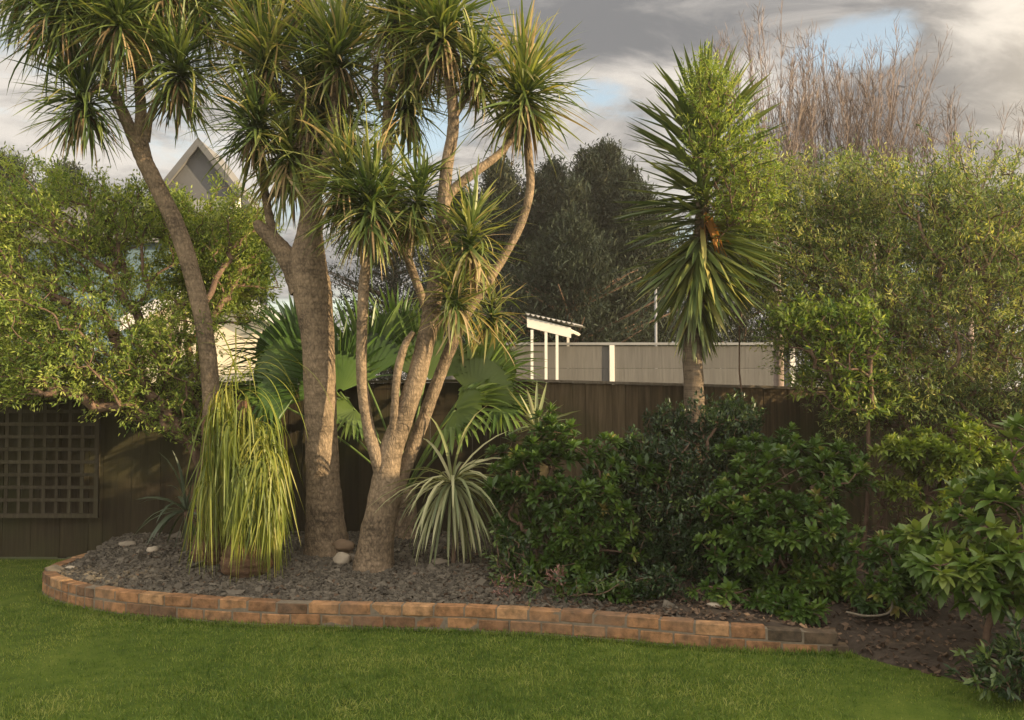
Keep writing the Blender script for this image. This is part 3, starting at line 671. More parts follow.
limb(mb, [(305, 150, 4.19), (280, 140, 4.19), (262, 130, 3.35)], YB, 10)
mb.build('trunk', M['bark'], B)
H(B, YB, 267, 66, 62, 210, tone=.46, droop=.6, up=0.5, tip=.2)
H(B, YB - .1, 338, 62, 64, 210, tone=.46, droop=.6, up=0.5, tip=.2)
H(B, YB + .1, 312, 104, 68, 210, tone=.30, droop=.9, up=.1)
H(B, YB - .1, 256, 128, 58, 170, tone=.33, droop=.9, up=.1)
H(B, YB, 290, 160, 62, 150, tone=.62, droop=2.0, up=.1, width=.028)
H(B, YB + .2, 335, 130, 62, 150, tone=.36, droop=1.0, up=.1)
H(B, YB + .2, 305, 0, 66, 150, tone=.45, droop=1.2, up=.2)
H(B, YB + .4, 250, 12, 66, 150, tone=.40, droop=1.3, up=.2)
H(B, YB + .5, 352, 8, 45, 60, tone=.5, droop=1.3, up=.2)

# cabbage tree C, several stems
YC = 7.6
Cc = thing('cabbage_tree', (*at(378, 553, YC)[:2], 0.17), 'cabbage tree splitting into several slim leaning stems, right of the thick trunk', 'cabbage tree', 'cabbage trees in the raised bed')
mb = MB()
limb(mb, [(372, 586, 24.30), (373, 566, 19.80), (375, 545, 17.10), (383, 500, 15.30), (390, 455, 12.15), (404, 415, 10.35), (418, 372, 9.72), (429, 325, 9.00), (436, 280, 8.28), (441, 240, 7.65), (444, 200, 6.84), (447, 165, 6.30), (453, 130, 5.85), (452, 95, 5.40), (447, 62, 4.05)], YC, 16, .025)
limb(mb, [(384, 575, 10.80, .15), (386, 530, 9.00, .15), (398, 485, 8.10, .2), (412, 450, 7.20, .2), (424, 418, 6.75, .2), (441, 372, 6.30, .2), (456, 335, 6.12, .2), (466, 314, 5.85, .2), (482, 290, 5.40, .25), (503, 258, 4.68, .3), (521, 224, 4.32, .3), (530, 190, 4.50, .3), (529, 160, 4.50, .3), (526, 125, 4.05, .2)], YC, 12)
limb(mb, [(442, 206, 5.40), (455, 188, 5.04), (478, 170, 4.68), (498, 155, 4.05, .1), (512, 138, 3.60, .1), (522, 118, 3.60, .1)], YC, 10)
limb(mb, [(386, 490, 8.10, -.02), (376, 455, 6.75, -.05), (368, 425, 6.12), (362, 380, 5.40), (362, 330, 5.40), (364, 285, 5.40), (368, 250, 4.95), (370, 225, 4.50)], YC, 12)
limb(mb, [(393, 440, 5.29, -.05), (395, 400, 3.78, -.08), (398, 370, 4.16, -.08), (405, 345, 3.78, -.1), (414, 332, 3.02, -.1)], YC, 10)
limb(mb, [(430, 320, 4.54, .3), (402, 240, 4.54, .3), (390, 190, 5.29, .3), (387, 140, 5.29, .3), (388, 90, 4.54, .3), (389, 50, 3.78, .3), (394, 20, 3.02, .3)], YC, 10)
limb(mb, [(388, 105, 3.02, .3), (398, 75, 3.02, .3), (408, 55, 3.02, .3)], YC, 8)
limb(mb, [(380, 110, 3.02, .35), (375, 90, 3.78, .35), (376, 62, 3.02, .35)], YC, 8)
limb(mb, [(453, 120, 3.78), (466, 98, 3.02, .05), (478, 78, 3.02, .05)], YC, 8)
limb(mb, [(452, 100, 3.78), (445, 75, 3.02), (436, 50, 3.02)], YC, 8)
limb(mb, [(441, 240, 3.78), (455, 255, 3.02, -.1), (466, 250, 3.02, -.15)], YC, 8)
mb.build('trunk', M['bark'], Cc)
H(Cc, YC, 442, 36, 68, 240, tone=.45, droop=.8, up=.3, tip=.2)
H(Cc, YC + .1, 524, 98, 66, 260, tone=.46, droop=.75, up=.25, tip=.25)
H(Cc, YC, 476, 72, 48, 110, tone=.50, droop=1.0, up=.1)
H(Cc, YC + .3, 396, 18, 60, 160, tone=.50, droop=1.1, up=.2)
H(Cc, YC + .3, 410, 62, 52, 150, tone=.60, droop=1.5, up=.1, tip=.3)
H(Cc, YC + .3, 407, 108, 48, 110, tone=.58, droop=1.7, up=0)
H(Cc, YC - .1, 370, 208, 66, 220, tone=.42, droop=1.0, up=.15)
H(Cc, YC + .1, 345, 180, 58, 130, tone=.55, droop=1.3, up=.1, dead=.4)
H(Cc, YC - .2, 470, 244, 54, 100, tone=.62, droop=1.1, up=.2)
H(Cc, YC - .2, 455, 300, 46, 80, tone=.68, droop=1.4, up=.1)
H(Cc, YC + .3, 492, 318, 38, 50, tone=.66, droop=1.4, up=.1)
H(Cc, YC, 418, 205, 55, 120, tone=.5, droop=1.2, up=.1)

# yucca with a tall leafy head
YY = 8.6
Yk = thing('yucca', (*at(694, 560, YY)[:2], 0.2), 'tall single trunked yucca with a stiff spiky head before the fence', 'yucca')
mb = MB(); limb(mb, [(694, 575, 13), (695, 500, 11), (695, 420, 10), (693, 350, 9.5), (697, 290, 8), (702, 220, 7), (704, 150, 6), (705, 110, 4)], YY, 14, .05); mb.build('trunk', M['bark_yucca'], Yk)
def axis(t): return np.array([at(x, y, YY) for x, y in zip(np.interp(t, [0, .5, 1], [694, 702, 704]), np.interp(t, [0, 1], [318, 128]))])
def yleaves(n, t0, t1, el0, el1, L0, L1, droop, tone, w=0.042):
    t = rng.uniform(t0, t1, n); u = (t - t0) / (t1 - t0); az = rng.uniform(0, 2 * np.pi, n)
    el = np.radians(el0 + (el1 - el0) * u + rng.normal(size=n) * 9)
    D = np.stack([np.cos(az) * np.cos(el), np.sin(az) * np.cos(el), np.sin(el)], 1)
    mbx = MB(); blades(mbx, axis(t) + D * .04, D, L0 + (L1 - L0) * u * rng.uniform(.85, 1.1, n), w, droop * rng.random(n), 4, 0.45,
        np.clip(rng.normal(tone, .15, n), 0, 1), lambda q: np.interp(q, [0, .1, .45, .8, 1], [.6, .8, 1, .6, .02]))
    return mbx
m1 = yleaves(330, 0.28, 1.02, -34, 56, .90, .82, .25, .55, .055); m1.build('leaf_crown', M['yucca_leaf'], Yk)
m1 = yleaves(170, 0.0, 0.45, -78, -34, .45, .88, .3, .66, .05); m1.build('leaf_skirt', M['yucca_leaf'], Yk)
mbx = MB(); k = 14; D = nrm(rng.normal(size=(k, 3)) * .3 + np.array([.45, -.5, -1])); blades(mbx, at(706, 215, YY - .05) + rng.normal(size=(k, 3)) * .03, D, .45, .04, .4, 4, .4, rng.uniform(.6, 1, k)); 
M['orange_dead'] = leaf_mat('orange_dead_leaf', [(0, (0.22, 0.10, 0.03)), (1, (0.50, 0.24, 0.06))], .7, .25)
o = mbx.build('dead_leaf', M['orange_dead'], Yk); o['label'] = 'orange brown dried yucca leaves'

# variegated yucca and flaxes
def rosette(name, px, py, Y, r, n, mat, label, cat, up=.1, width=.035, droop=.8, tone=.5, stem_to=None, group=None):
    c = at(px, py, Y); g = thing(name, (c[0], c[1], float(bed_z(c[0], c[1]))), label, cat, group)
    if stem_to: mb = MB(); mb.tube(catmull([(c[0], c[1], 0.1), (c[0] + .02, c[1], (c[2]) / 2), c]), 0.02, 8, .5, .05); mb.build('stem', M['twig'], g)
    mb = MB(); D = nrm(rng.normal(size=(n, 3))); D[:, 2] += up; D = nrm(D)
    blades(mb, c + D * .03, D, r * rng.uniform(.75, 1.1, n), width, droop * rng.uniform(.4, 1.2, n), 5, .4, np.clip(rng.normal(tone, .2, n), 0, 1)); mb.build('leaves', M[mat], g); return g
rosette('yucca', 452, 484, 7.7, .74, 125, 'varieg', 'pale striped yucca spilling thin leaves beside the slim leaning stems', 'yucca', .1, .028, 2.0, .62, True)
rosette('yucca', 536, 428, 7.9, .42, 22, 'varieg', 'small upright pale yucca above the shrub next to the fan palm', 'yucca', .9, .032, .3, .55, True)
rosette('flax', 186, 512, 8.25, .55, 34, 'flax', 'small grey green flax drooping left of the ponytail palm', 'flax', .5, .032, 1.5, .6, True)

# ponytail palm
YT = 7.55
pt = thing('ponytail_palm', (*at(242, 560, YT)[:2], .17), 'ponytail palm with long yellow green strap leaves hanging to the mulch', 'ponytail palm')
for (px, py, rb, rt, ty, dy) in ((247, 563, 25, 13, 400, 0), (212, 551, 19, 11, 415, .25)):
    mb = MB(); sp_ = [(px, py + 20, rb * .6), (px, py + 4, rb), (px, py - 8, rb * .97), (px, py - 20, rb * .8), (px - 1, py - 34, rb * .52), (px - 2, py - 60, rt * .8), (px - 4, py - 90, rt * .6), (px - 5, ty, rt * .45)]
    P = [np.append(at(a, b, YT + dy), px2m(c, YT)) for a, b, c in sp_]; C = catmull(P, 6); mb.tube(C[:, :3], C[:, 3], 18, .5, .05); mb.build('swollen_base', M['bulb'], pt)
mb = MB()
for q_ in range(74):                                                  # many separate locks, each falling its own way
    px = rng.uniform(214, 248) if q_ % 7 < 4 else rng.uniform(256, 277); py = 384 + abs(px - 232) * .9 + rng.random() * 95; n = int(rng.uniform(14, 40))
    lean = np.array([(px - 244) / 160 + rng.normal() * .10, rng.normal() * .25 - .12, 1.0]); lean = nrm(lean)
    D = nrm(lean + rng.normal(size=(n, 3)) * .13); c = at(px, py, YT + rng.normal() * .12); c2 = c + rng.normal(size=(n, 3)) * np.array([.03, .03, .05])
    LL = rng.uniform(.7, 1.2) * (1 - (py - 384) / 420); bend = rng.uniform(12, 34)
    blades(mb, c2, D, LL * rng.uniform(.55, 1.1, n), .014, bend * rng.uniform(.7, 1.4, n), 18, 0.3, np.clip(rng.normal(.52, .14) + rng.normal(size=n) * .15, 0, 1),
           lambda q: np.interp(q, [0, .1, .7, 1], [.8, 1, .7, .05]), curl=rng.normal(size=(n, 3)) * np.array([2.4, 2.4, .1]) + rng.normal(size=3) * np.array([.8, .8, 0]) + np.array([(244 - px) / 50, 0, 0]))
D = nrm(rng.normal(size=(22, 3)) * np.array([.35, .4, .2]) + np.array([.35, -.2, .9])); blades(mb, at(238, 385, YT) + rng.normal(size=(22, 3)) * .05, D, rng.uniform(.7, 1.2, 22), .012, rng.uniform(2.5, 5, 22), 14, .3, rng.uniform(.3, .8, 22))
mb.build('hanging_leaves', M['pony'], pt)

# fan palm
YF = 8.85
fp = thing('fan_palm', (*at(405, 545, YF)[:2], .18), 'fan palm with broad pleated green leaves behind the cabbage tree trunks', 'fan palm')
base = at(405, 500, YF)
mb = MB(); mb.tube([base - np.array([0, 0, .4]), base, base + np.array([0, 0, .12])], [.13, .12, .09], 12, .5, .06); mb.build('trunk', M['bark'], fp)
def fan(hub, d, up, r, span=250, n=34, tone=.5, split=.52):
    d = nrm(np.array(d, float)); up = np.array(up, float); nn = nrm(up - d * np.dot(up, d)); sdv = np.cross(d, nn)
    g = MB(); a = np.radians(np.linspace(-span / 2, span / 2, n)); rows = [.04, .3, split]
    V = []
    for i, t in enumerate(a):
        dr = d * math.cos(t) + sdv * math.sin(t)
        for q in rows: V.append(hub + dr * r * q * (1 - .12 * abs(t) / 3) + nn * (0.022 * (1 if i % 2 else -1) * q / split) + nn * (-.10 * q * q * r))
    V = np.array(V).reshape(n, 3, 3); idx = np.arange(n * 3).reshape(n, 3)
    tn = np.clip(rng.normal(tone, .1), 0, 1)
    g.add(V.reshape(-1, 3), np.stack([idx[:-1, :-1], idx[:-1, 1:], idx[1:, 1:], idx[1:, :-1]], -1).reshape(-1, 4), tn)
    D = np.array([d * math.cos(t) + sdv * math.sin(t) for t in a]); S = V[:, 2]
    gap = 2 * math.radians(span / n) * r * split
    blades(g, S - D * .03, D + nn * -.12, r * (1 - split) * rng.uniform(.8, 1.1, n), gap * .75, rng.uniform(.1, .8, n), 4, .25, np.clip(rng.normal(tone, .12, n), 0, 1), lambda q: np.interp(q, [0, .5, .85, 1], [1.15, .85, .4, .03]))
    g.build('fan_leaf', M['fan'], fp)
    p = MB(); mid = (base + hub) / 2 + np.array([0, 0, .12]); p.tube(catmull([base + np.array([0, 0, .08]), mid, hub]), .012, 6, .8); p.build('petiole', M['fan'], fp)
for (px, py, dy, d, up, r, tn, sp_) in (
    (306, 380, .0, (-.72, -.05, .80), (.35, -.85, .25), 1.0, .28, 130), (300, 350, .1, (-.8, .1, .45), (.3, -.8, .4), .85, .2, 130), (298, 392, -.1, (-.9, -.2, .25), (.1, -.8, .5), .75, .3, 150), (366, 380, .05, (-.25, -.05, 1), (0, -1, .25), .95, .5, 150), (340, 392, -.05, (-.2, -.2, .8), (.2, -.9, .3), .8, .35, 170),
    (474, 398, 0, (.45, -.15, .8), (-.2, -.9, .4), .85, .65, 160), (455, 410, -.25, (.6, -.35, .2), (0, -.7, .8), .65, .75, 200), (425, 380, .1, (.1, 0, 1), (0, -1, .2), .9, .6, 150), (480, 372, .2, (.7, 0, .75), (-.3, -1, .2), .75, .6, 160),
    (355, 410, -.2, (-.5, -.4, -.1), (0, -.6, .8), .5, .75, 200), (500, 405, -.1, (.8, -.3, -.1), (0, -.5, .9), .5, .7, 200), (396, 350, .15, (-.1, 0, 1), (.1, -1, .2), .75, .45, 160), (270, 398, -.1, (-.6, -.5, .05), (0, -.7, .8), .5, .4, 180)):
    fan(at(px, py, YF + dy), d, up, r, sp_, 36, min(tn + .12, 1))

# ------------------------------------------------------------------ leafy shrubs and trees from a branching skeleton
def bush(name, ells, bases, ntips, label, cat, leafmat, barkmat='twig', k=14, leaf=(.05, .016), twig=.14, spread=.8, droop=.3, gap=.0, gapscale=1.4, shell=.35, tone=.5, tonevar=.18,
         stem_r=.03, minr=.0025, ros=False, group=None, fold=.3, seg=2, updir=.25, foliage='foliage', stemname='stems', zmin=None, prof=None, cull=None, balance=.25, parent_loc=None, clump_tone=.18):
    bases = np.array(bases, float); T = []
    ells = [(np.array(c, float), np.array(r, float)) for c, r in ells]; wts = np.array([r[0] * r[1] * r[2] for _, r in ells]) ** .8; wts = wts / wts.sum()
    seed = rng.uniform(0, 100)
    while len(T) < ntips:
        c, r = ells[rng.choice(len(ells), p=wts)]
        d = rng.normal(size=3); d /= np.linalg.norm(d); q = (1 - shell) * rng.random() ** (1 / 3) + shell * 1.0 * rng.uniform(.85, 1.08) if rng.random() < shell * 1.4 else rng.random() ** (1 / 2.4)
        q *= 1 + .55 * mnoise.noise(Vector((d * 1.8 + c * 1.3 + seed).tolist()))
        p = c + d * r * q
        if gap and mnoise.noise(Vector((p * gapscale + seed).tolist())) < gap - .5 + .0: continue
        if zmin is not None and p[2] < zmin: continue
        if cull is not None and cull(p): continue
        T.append(p)
    T = np.array(T); dist = np.min(np.linalg.norm(T[:, None] - bases[None], axis=2), axis=1); T = T[np.argsort(dist)]
    nodes = np.zeros((len(bases) + len(T), 3)); nb = len(bases); nodes[:nb] = bases; plen = np.zeros(len(nodes)); par = np.full(len(nodes), -1)
    for i, p in enumerate(T):
        j = nb + i; dd = np.linalg.norm(nodes[:j] - p, axis=1); cost = dd + balance * plen[:j] + .6 * np.clip(nodes[:j, 2] - p[2], 0, 9)
        if j > nb + 3: cost[:nb] += .0
        a = int(np.argmin(cost)); nodes[j] = p; par[j] = a; plen[j] = plen[a] + dd[a]
    w = np.zeros(len(nodes)); 
    for j in range(len(nodes) - 1, nb - 1, -1): w[j] += 1; w[par[j]] += w[j]
    rad = minr * np.maximum(w, 1) ** .5; rad = np.minimum(rad, stem_r)
    c0 = np.mean([c for c, _ in ells], axis=0)
    loc = parent_loc if parent_loc is not None else (bases[0][0], bases[0][1], bases[0][2])
    g = thing(name, loc, label, cat, group)
    mb = MB()
    for j in range(nb, len(nodes)):
        a = nodes[par[j]]; b = nodes[j]; m = (a + b) / 2 + rng.normal(size=3) * .06 * np.linalg.norm(b - a) + np.array([0, 0, .04 * np.linalg.norm(b - a)])
        ra = min(rad[par[j]], rad[j] * 1.35); mb.tube(catmull([a, m, b], 2), np.linspace(ra, rad[j], 5), 5 if rad[j] < .012 else 8, .5)
    mb.build(stemname, M[barkmat], g)
    if leafmat is None: return g, nodes[nb:], par
    tips = nodes[nb:]; pd = nrm(tips - nodes[par[nb:]]); od = nrm(tips - c0)
    td = nrm(pd * .5 + od * .6 + np.array([0, 0, updir]) + rng.normal(size=tips.shape) * .25)
    ct = rng.normal(size=len(tips)) * clump_tone
    mb = MB()
    if ros:
        for i in range(len(tips)):
            kk = k; az = np.arange(kk) * 2.39996 + rng.uniform(0, 6); el = np.linspace(.15, 1.25, kk); ax = td[i]
            u = nrm(np.cross(ax, [.3, .2, .9])); v_ = np.cross(ax, u)
            D = ax * np.sin(el)[:, None] + (u * np.cos(az)[:, None] + v_ * np.sin(az)[:, None]) * np.cos(el)[:, None]
            P = tips[i] + ax * (el * .02)[:, None]; s = rng.uniform(.75, 1.2)
            blades(mb, P, D, leaf[0] * s * np.linspace(1, .55, kk) * rng.uniform(.85, 1.1, kk), leaf[1] * s, droop, seg, fold, np.clip(tone + ct[i] + rng.normal(size=kk) * .08 + .25 * (np.arange(kk) / kk - .5), 0, 1), prof or (lambda q: np.interp(q, [0, .35, .75, 1], [.3, .7, 1, .2])))
    else:
        n = len(tips) * k; ii = np.repeat(np.arange(len(tips)), k); t = rng.random(n)
        tw = td[ii]; P = tips[ii] + tw * (t[:, None] - .35) * twig + rng.normal(size=(n, 3)) * twig * .12
        D = nrm(tw * (1 - .4 * spread) + rng.normal(size=(n, 3)) * spread * .75)
        blades(mb, P, D, leaf[0] * rng.uniform(.65, 1.2, n), leaf[1] * rng.uniform(.8, 1.2, n), droop * rng.random(n), seg, fold, np.clip(tone + ct[ii] + rng.normal(size=n) * tonevar, 0, 1), prof or (lambda q: np.interp(q, [0, .4, 1], [.35, 1, .08])), roll=rng.uniform(-.9, .9, n))
        tws = MB()
    mb.build(foliage, M[leafmat], g)
    return g, tips, par
def E(px, py, Y, rx, ry_m, rz): return (at(px, py, Y), (px2m(rx, Y), ry_m, px2m(rz, Y)))
def G(px, Y, z=None):
    x = at(px, 500, Y)[0]; return (x, Y, float(bed_z(x, Y)) if z is None else z)
LEAFP = lambda q: np.interp(q, [0, .3, .6, 1], [.25, 1, .9, .06])

# bushy light green tree at the left
bush('broadleaf_tree', [E(60, 235, 8.9, 85, .6, 68), E(130, 235, 9.1, 70, .6, 55), E(215, 262, 9.3, 55, .5, 58), E(245, 240, 9.4, 30, .5, 40), E(30, 190, 9.1, 40, .5, 32), E(190, 420, 8.5, 30, .3, 25), E(-10, 330, 8.7, 80, .6, 70), E(90, 340, 8.5, 100, .6, 62), E(170, 350, 8.6, 50, .5, 60), E(40, 375, 8.45, 80, .45, 30), E(140, 400, 8.5, 50, .35, 28), E(-60, 250, 9, 70, .6, 70)],
     [G(150, 8.95), G(187, 8.8), G(170, 8.9)], 4700, 'light green bushy tree filling the left in front of the trellis fence', 'tree', 'bush_light', k=20, leaf=(.048, .016), twig=.19, gap=.26, gapscale=2.4, tone=.55, stem_r=.045, minr=.0022, prof=LEAFP, foliage='crown', stemname='trunk')
bush('broadleaf_tree', [E(225, 258, 9.9, 42, .5, 60), E(170, 222, 10.0, 36, .4, 28), E(245, 290, 9.8, 26, .4, 40), E(200, 280, 9.9, 40, .4, 50)], [G(215, 9.9, 0.0)], 1500, 'yellow green tree showing between the leaning trunk and the thick trunk', 'tree', 'bush_light', k=19, leaf=(.056, .021), twig=.17, gap=.15, tone=.55, stem_r=.03, minr=.002, prof=LEAFP, foliage='crown', stemname='trunk')
# olive green tree at the right
bush('broadleaf_tree', [E(830, 205, 9.4, 75, .8, 48), E(900, 215, 9.2, 95, .8, 60), E(990, 215, 9.0, 80, .8, 60), E(800, 255, 9.1, 58, .6, 75), E(860, 300, 9.0, 90, .8, 75), E(960, 310, 8.7, 95, .8, 85), E(830, 350, 8.8, 60, .5, 50), E(900, 385, 8.7, 75, .6, 40), E(1040, 300, 8.6, 80, .8, 110), E(760, 190, 9.6, 40, .5, 35), E(930, 405, 8.55, 70, .35, 32), E(1015, 405, 8.4, 50, .35, 45), E(850, 410, 8.7, 35, .3, 25)],
     [G(880, 9.1), G(960, 9.0), G(1030, 8.9)], 6600, 'large olive green twiggy tree spreading over the fence at the right', 'tree', 'olive', k=16, leaf=(.052, .015), twig=.19, gap=.17, gapscale=2.2, tone=.55, stem_r=.032, minr=.0018, foliage='crown', stemname='trunk', clump_tone=.3)
# fresh green climbing foliage round the yucca head
bush('broadleaf_tree', [E(715, 120, 8.0, 36, .15, 62), E(745, 185, 8.2, 42, .3, 55), E(705, 85, 8.2, 22, .2, 36), E(740, 240, 9.2, 30, .3, 50)], [G(762, 8.6)], 760, 'slender mid green tree overlapping the right side of the spiky yucca head', 'tree', 'bush_light', k=13, leaf=(.055, .014), twig=.16, gap=.3, tone=.5, stem_r=.009, minr=.0016, foliage='crown', stemname='trunk')
# dark scrub at lower left fence
bush('shrub', [E(845, 335, 8.3, 42, .3, 34), E(800, 325, 8.4, 35, .3, 22), E(865, 390, 8.4, 36, .3, 26), E(825, 380, 8.6, 30, .3, 20)], [G(862, 8.7)], 420, 'mid green leafy shrub branch at the edge of the pale fence', 'shrub', 'bush_light', k=12, leaf=(.07, .026), twig=.16, gap=.35, tone=.38, stem_r=.02)

# bare twiggy trees above
def bare(px, py_top, Y, w, n, basepx, label, h0=170, r=.02):
    b = at(basepx, 235, Y); g = thing('bare_tree', (b[0], Y, rise(0, Y)), label, 'tree', 'bare trees above the right tree')
    mb = MB(); tw = MB(); mb.tube([(b[0], Y, rise(0, Y)), (b[0] + .03, Y, b[2] * .6), b], [.08, .06, .05], 8); m = int(n / 10)
    for i in range(m):
        u = rng.uniform(-1, 1); e = at(px + u * w * 1.05, py_top + (abs(u) ** 2 * .3 + rng.random() ** 1.5 * .6) * (h0 - py_top), Y); e[1] += rng.normal() * .35
        o = b + rng.normal(size=3) * np.array([.12, .1, .15]); mid = o * .5 + e * .5 + np.array([(e[0] - o[0]) * .16, 0, -.04]) + rng.normal(size=3) * .03
        C = catmull([o, mid, e], 8); mb.tube(C, np.linspace(.010, .0025, len(C)), 5)
        k = 40; t = rng.uniform(.25, 1, k); ix = (t * (len(C) - 1)).astype(int); T = nrm(np.gradient(C, axis=0))[ix]
        D = nrm(T + rng.normal(size=(k, 3)) * .42 + np.array([0, 0, .15])); blades(tw, C[ix], D, rng.uniform(.15, .42, k) * (1.2 - .5 * t), .007, rng.uniform(-.6, .1, k), 4, 0.2, rng.random(k), curl=rng.normal(size=(k, 3)) * .15)
        k2 = 130; jj = rng.integers(0, k, k2); s2 = C[ix][jj] + D[jj] * rng.uniform(.05, .3, (k2, 1)); blades(tw, s2, nrm(D[jj] + rng.normal(size=(k2, 3)) * .6), rng.uniform(.06, .18, k2), .005, rng.uniform(-.3, .1, k2), 2, 0.2, rng.random(k2))
    mb.build('stems', M['twig_pink'], g); tw.build('twigs', M['twig_pink'], g)
bare(762, 8, 11.2, 55, 330, 775, 'bare twiggy tree behind the yucca, leftmost of the leafless tops')
bare(818, 36, 11.6, 52, 300, 825, 'pinkish leafless twiggy top right of the yucca, between two taller ones', 165)
bare(880, 38, 11.4, 62, 380, 872, 'wide leafless twiggy top in the middle of the right sky', 165)
bare(962, 100, 11.3, 55, 200, 965, 'lowest sparse leafless top at the right edge, against the dark cloud', 175)

# shrubs along the bed
bush('shrub', [E(560, 480, 7.5, 62, .35, 50), E(530, 520, 7.3, 38, .3, 55), E(590, 530, 7.2, 50, .35, 55), E(545, 448, 7.6, 38, .3, 26), E(622, 478, 7.6, 36, .3, 36), E(510, 460, 7.7, 18, .2, 16), E(500, 500, 7.4, 16, .2, 24), E(570, 575, 7.0, 60, .2, 22), E(610, 588, 6.75, 45, .15, 15)], [G(560, 7.5), G(590, 7.4)], 560, 'rosette leaved green shrub left of the dark shrub, pink bloom beside it', 'shrub', 'rosette', k=16, leaf=(.105, .036), ros=True, tone=.45, droop=.25, stem_r=.025, seg=3, prof=None, gap=.28, gapscale=3)
bush('shrub', [E(712, 465, 8.0, 42, .35, 58), E(665, 500, 7.6, 45, .35, 70), E(700, 540, 7.2, 50, .35, 50), E(735, 430, 8.1, 22, .25, 25), E(672, 440, 8.2, 26, .25, 30), E(650, 560, 7.3, 45, .3, 35), E(670, 590, 6.7, 45, .15, 16), E(740, 418, 8.2, 14, .2, 16)], [G(690, 7.8), G(670, 7.6)], 2100, 'dense dark small leaved shrub around the yucca trunk, tips reaching over the fence', 'shrub', 'dark_leaf', k=18, leaf=(.048, .020), twig=.13, tone=.38, stem_r=.02, gap=.3, gapscale=3.5, updir=.9, prof=LEAFP)
bush('shrub', [E(775, 500, 7.1, 62, .35, 48), E(745, 545, 6.9, 45, .3, 55), E(800, 560, 6.8, 52, .35, 45), E(835, 475, 7.4, 32, .3, 26), E(800, 590, 6.6, 50, .2, 26), E(740, 596, 6.5, 45, .15, 22), E(790, 603, 6.3, 40, .12, 16), E(790, 455, 7.5, 60, .3, 20)], [G(775, 7.1), G(820, 7.0)], 640, 'rosette leaved green shrub between the dark shrub and the brick end', 'shrub', 'rosette', k=16, leaf=(.105, .037), ros=True, tone=.5, droop=.25, stem_r=.025, seg=3, gap=.28, gapscale=3)
bush('shrub', [E(945, 462, 8.0, 55, .35, 36), E(905, 465, 8.0, 28, .3, 32), E(985, 470, 8.1, 28, .3, 30)], [G(930, 8.2), G(970, 8.2)], 520, 'sunlit lime green shrub glowing under the olive tree', 'shrub', 'lime_leaf', k=13, leaf=(.10, .034), ros=True, tone=.6, droop=.3, stem_r=.02, seg=3, gap=.2, gapscale=3, prof=LEAFP)
bush('shrub', [E(990, 545, 5.7, 55, .4, 40), E(1035, 480, 5.8, 45, .4, 52), E(985, 500, 5.9, 30, .3, 30), E(955, 572, 5.5, 40, .3, 26), E(1010, 575, 5.4, 50, .35, 36), E(935, 545, 5.8, 24, .3, 20)], [G(978, 5.45), G(980, 5.5)], 210, 'large leaved green shrub on a short dark stem at the right edge', 'shrub', 'big_leaf', k=11, leaf=(.135, .052), ros=True, tone=.5, droop=.5, stem_r=.022, minr=.003, seg=4, prof=LEAFP, fold=.2)
bush('shrub', [E(915, 560, 6.6, 40, .3, 28), E(862, 565, 6.6, 32, .3, 34), E(890, 590, 6.4, 40, .25, 18)], [G(890, 6.7)], 150, 'sparse shaded shrub over bare soil past the end of the bricks', 'shrub', 'rosette', k=12, leaf=(.11, .036), ros=True, tone=.5, droop=.4, stem_r=.015, seg=3, prof=LEAFP, gap=.3, gapscale=3)
bush('ground_cover_plant', [E(1005, 672, 4.95, 40, .2, 20), E(1040, 655, 5.0, 40, .2, 28)], [G(1010, 5.0)], 110, 'low dark green plant by the lawn edge under the large leaved shrub', 'plant', 'dark_leaf', k=14, leaf=(.06, .022), tone=.6, stem_r=.006, twig=.08, prof=LEAFP)
bush('shrub', [E(880, 500, 8.6, 45, .3, 50), E(850, 430, 8.8, 40, .3, 25)], [G(870, 8.7)], 160, 'half bare brown stemmed shrub in the gap below the olive tree', 'shrub', 'olive', k=8, leaf=(.05, .016), tone=.3, stem_r=.015, gap=.3)
bush('shrub', [E(565, 585, 6.65, 60, .15, 14), E(510, 560, 7.1, 22, .2, 28)], [G(560, 6.8)], 90, 'low straggly green plant under the left rosette shrub by the bricks', 'shrub', 'dark_leaf', k=9, leaf=(.05, .024), tone=.6, stem_r=.005, twig=.1, prof=LEAFP)
# pink leaved small plants
for (px, py, Y, n, s, lab) in ((556, 576, 6.75, 16, 9, 'small pink bloom at the foot of the left rosette shrub'), (508, 588, 6.75, 22, 13, 'trailing reddish pink twiggy plant hanging over the bricks')):
    bush('pink_plant', [E(px, py, Y, s, .08, s)], [G(px, Y)], n, lab, 'plant', 'pink', k=8, leaf=(.035, .012), twig=.05, tone=.5, stem_r=.004, minr=.0015)

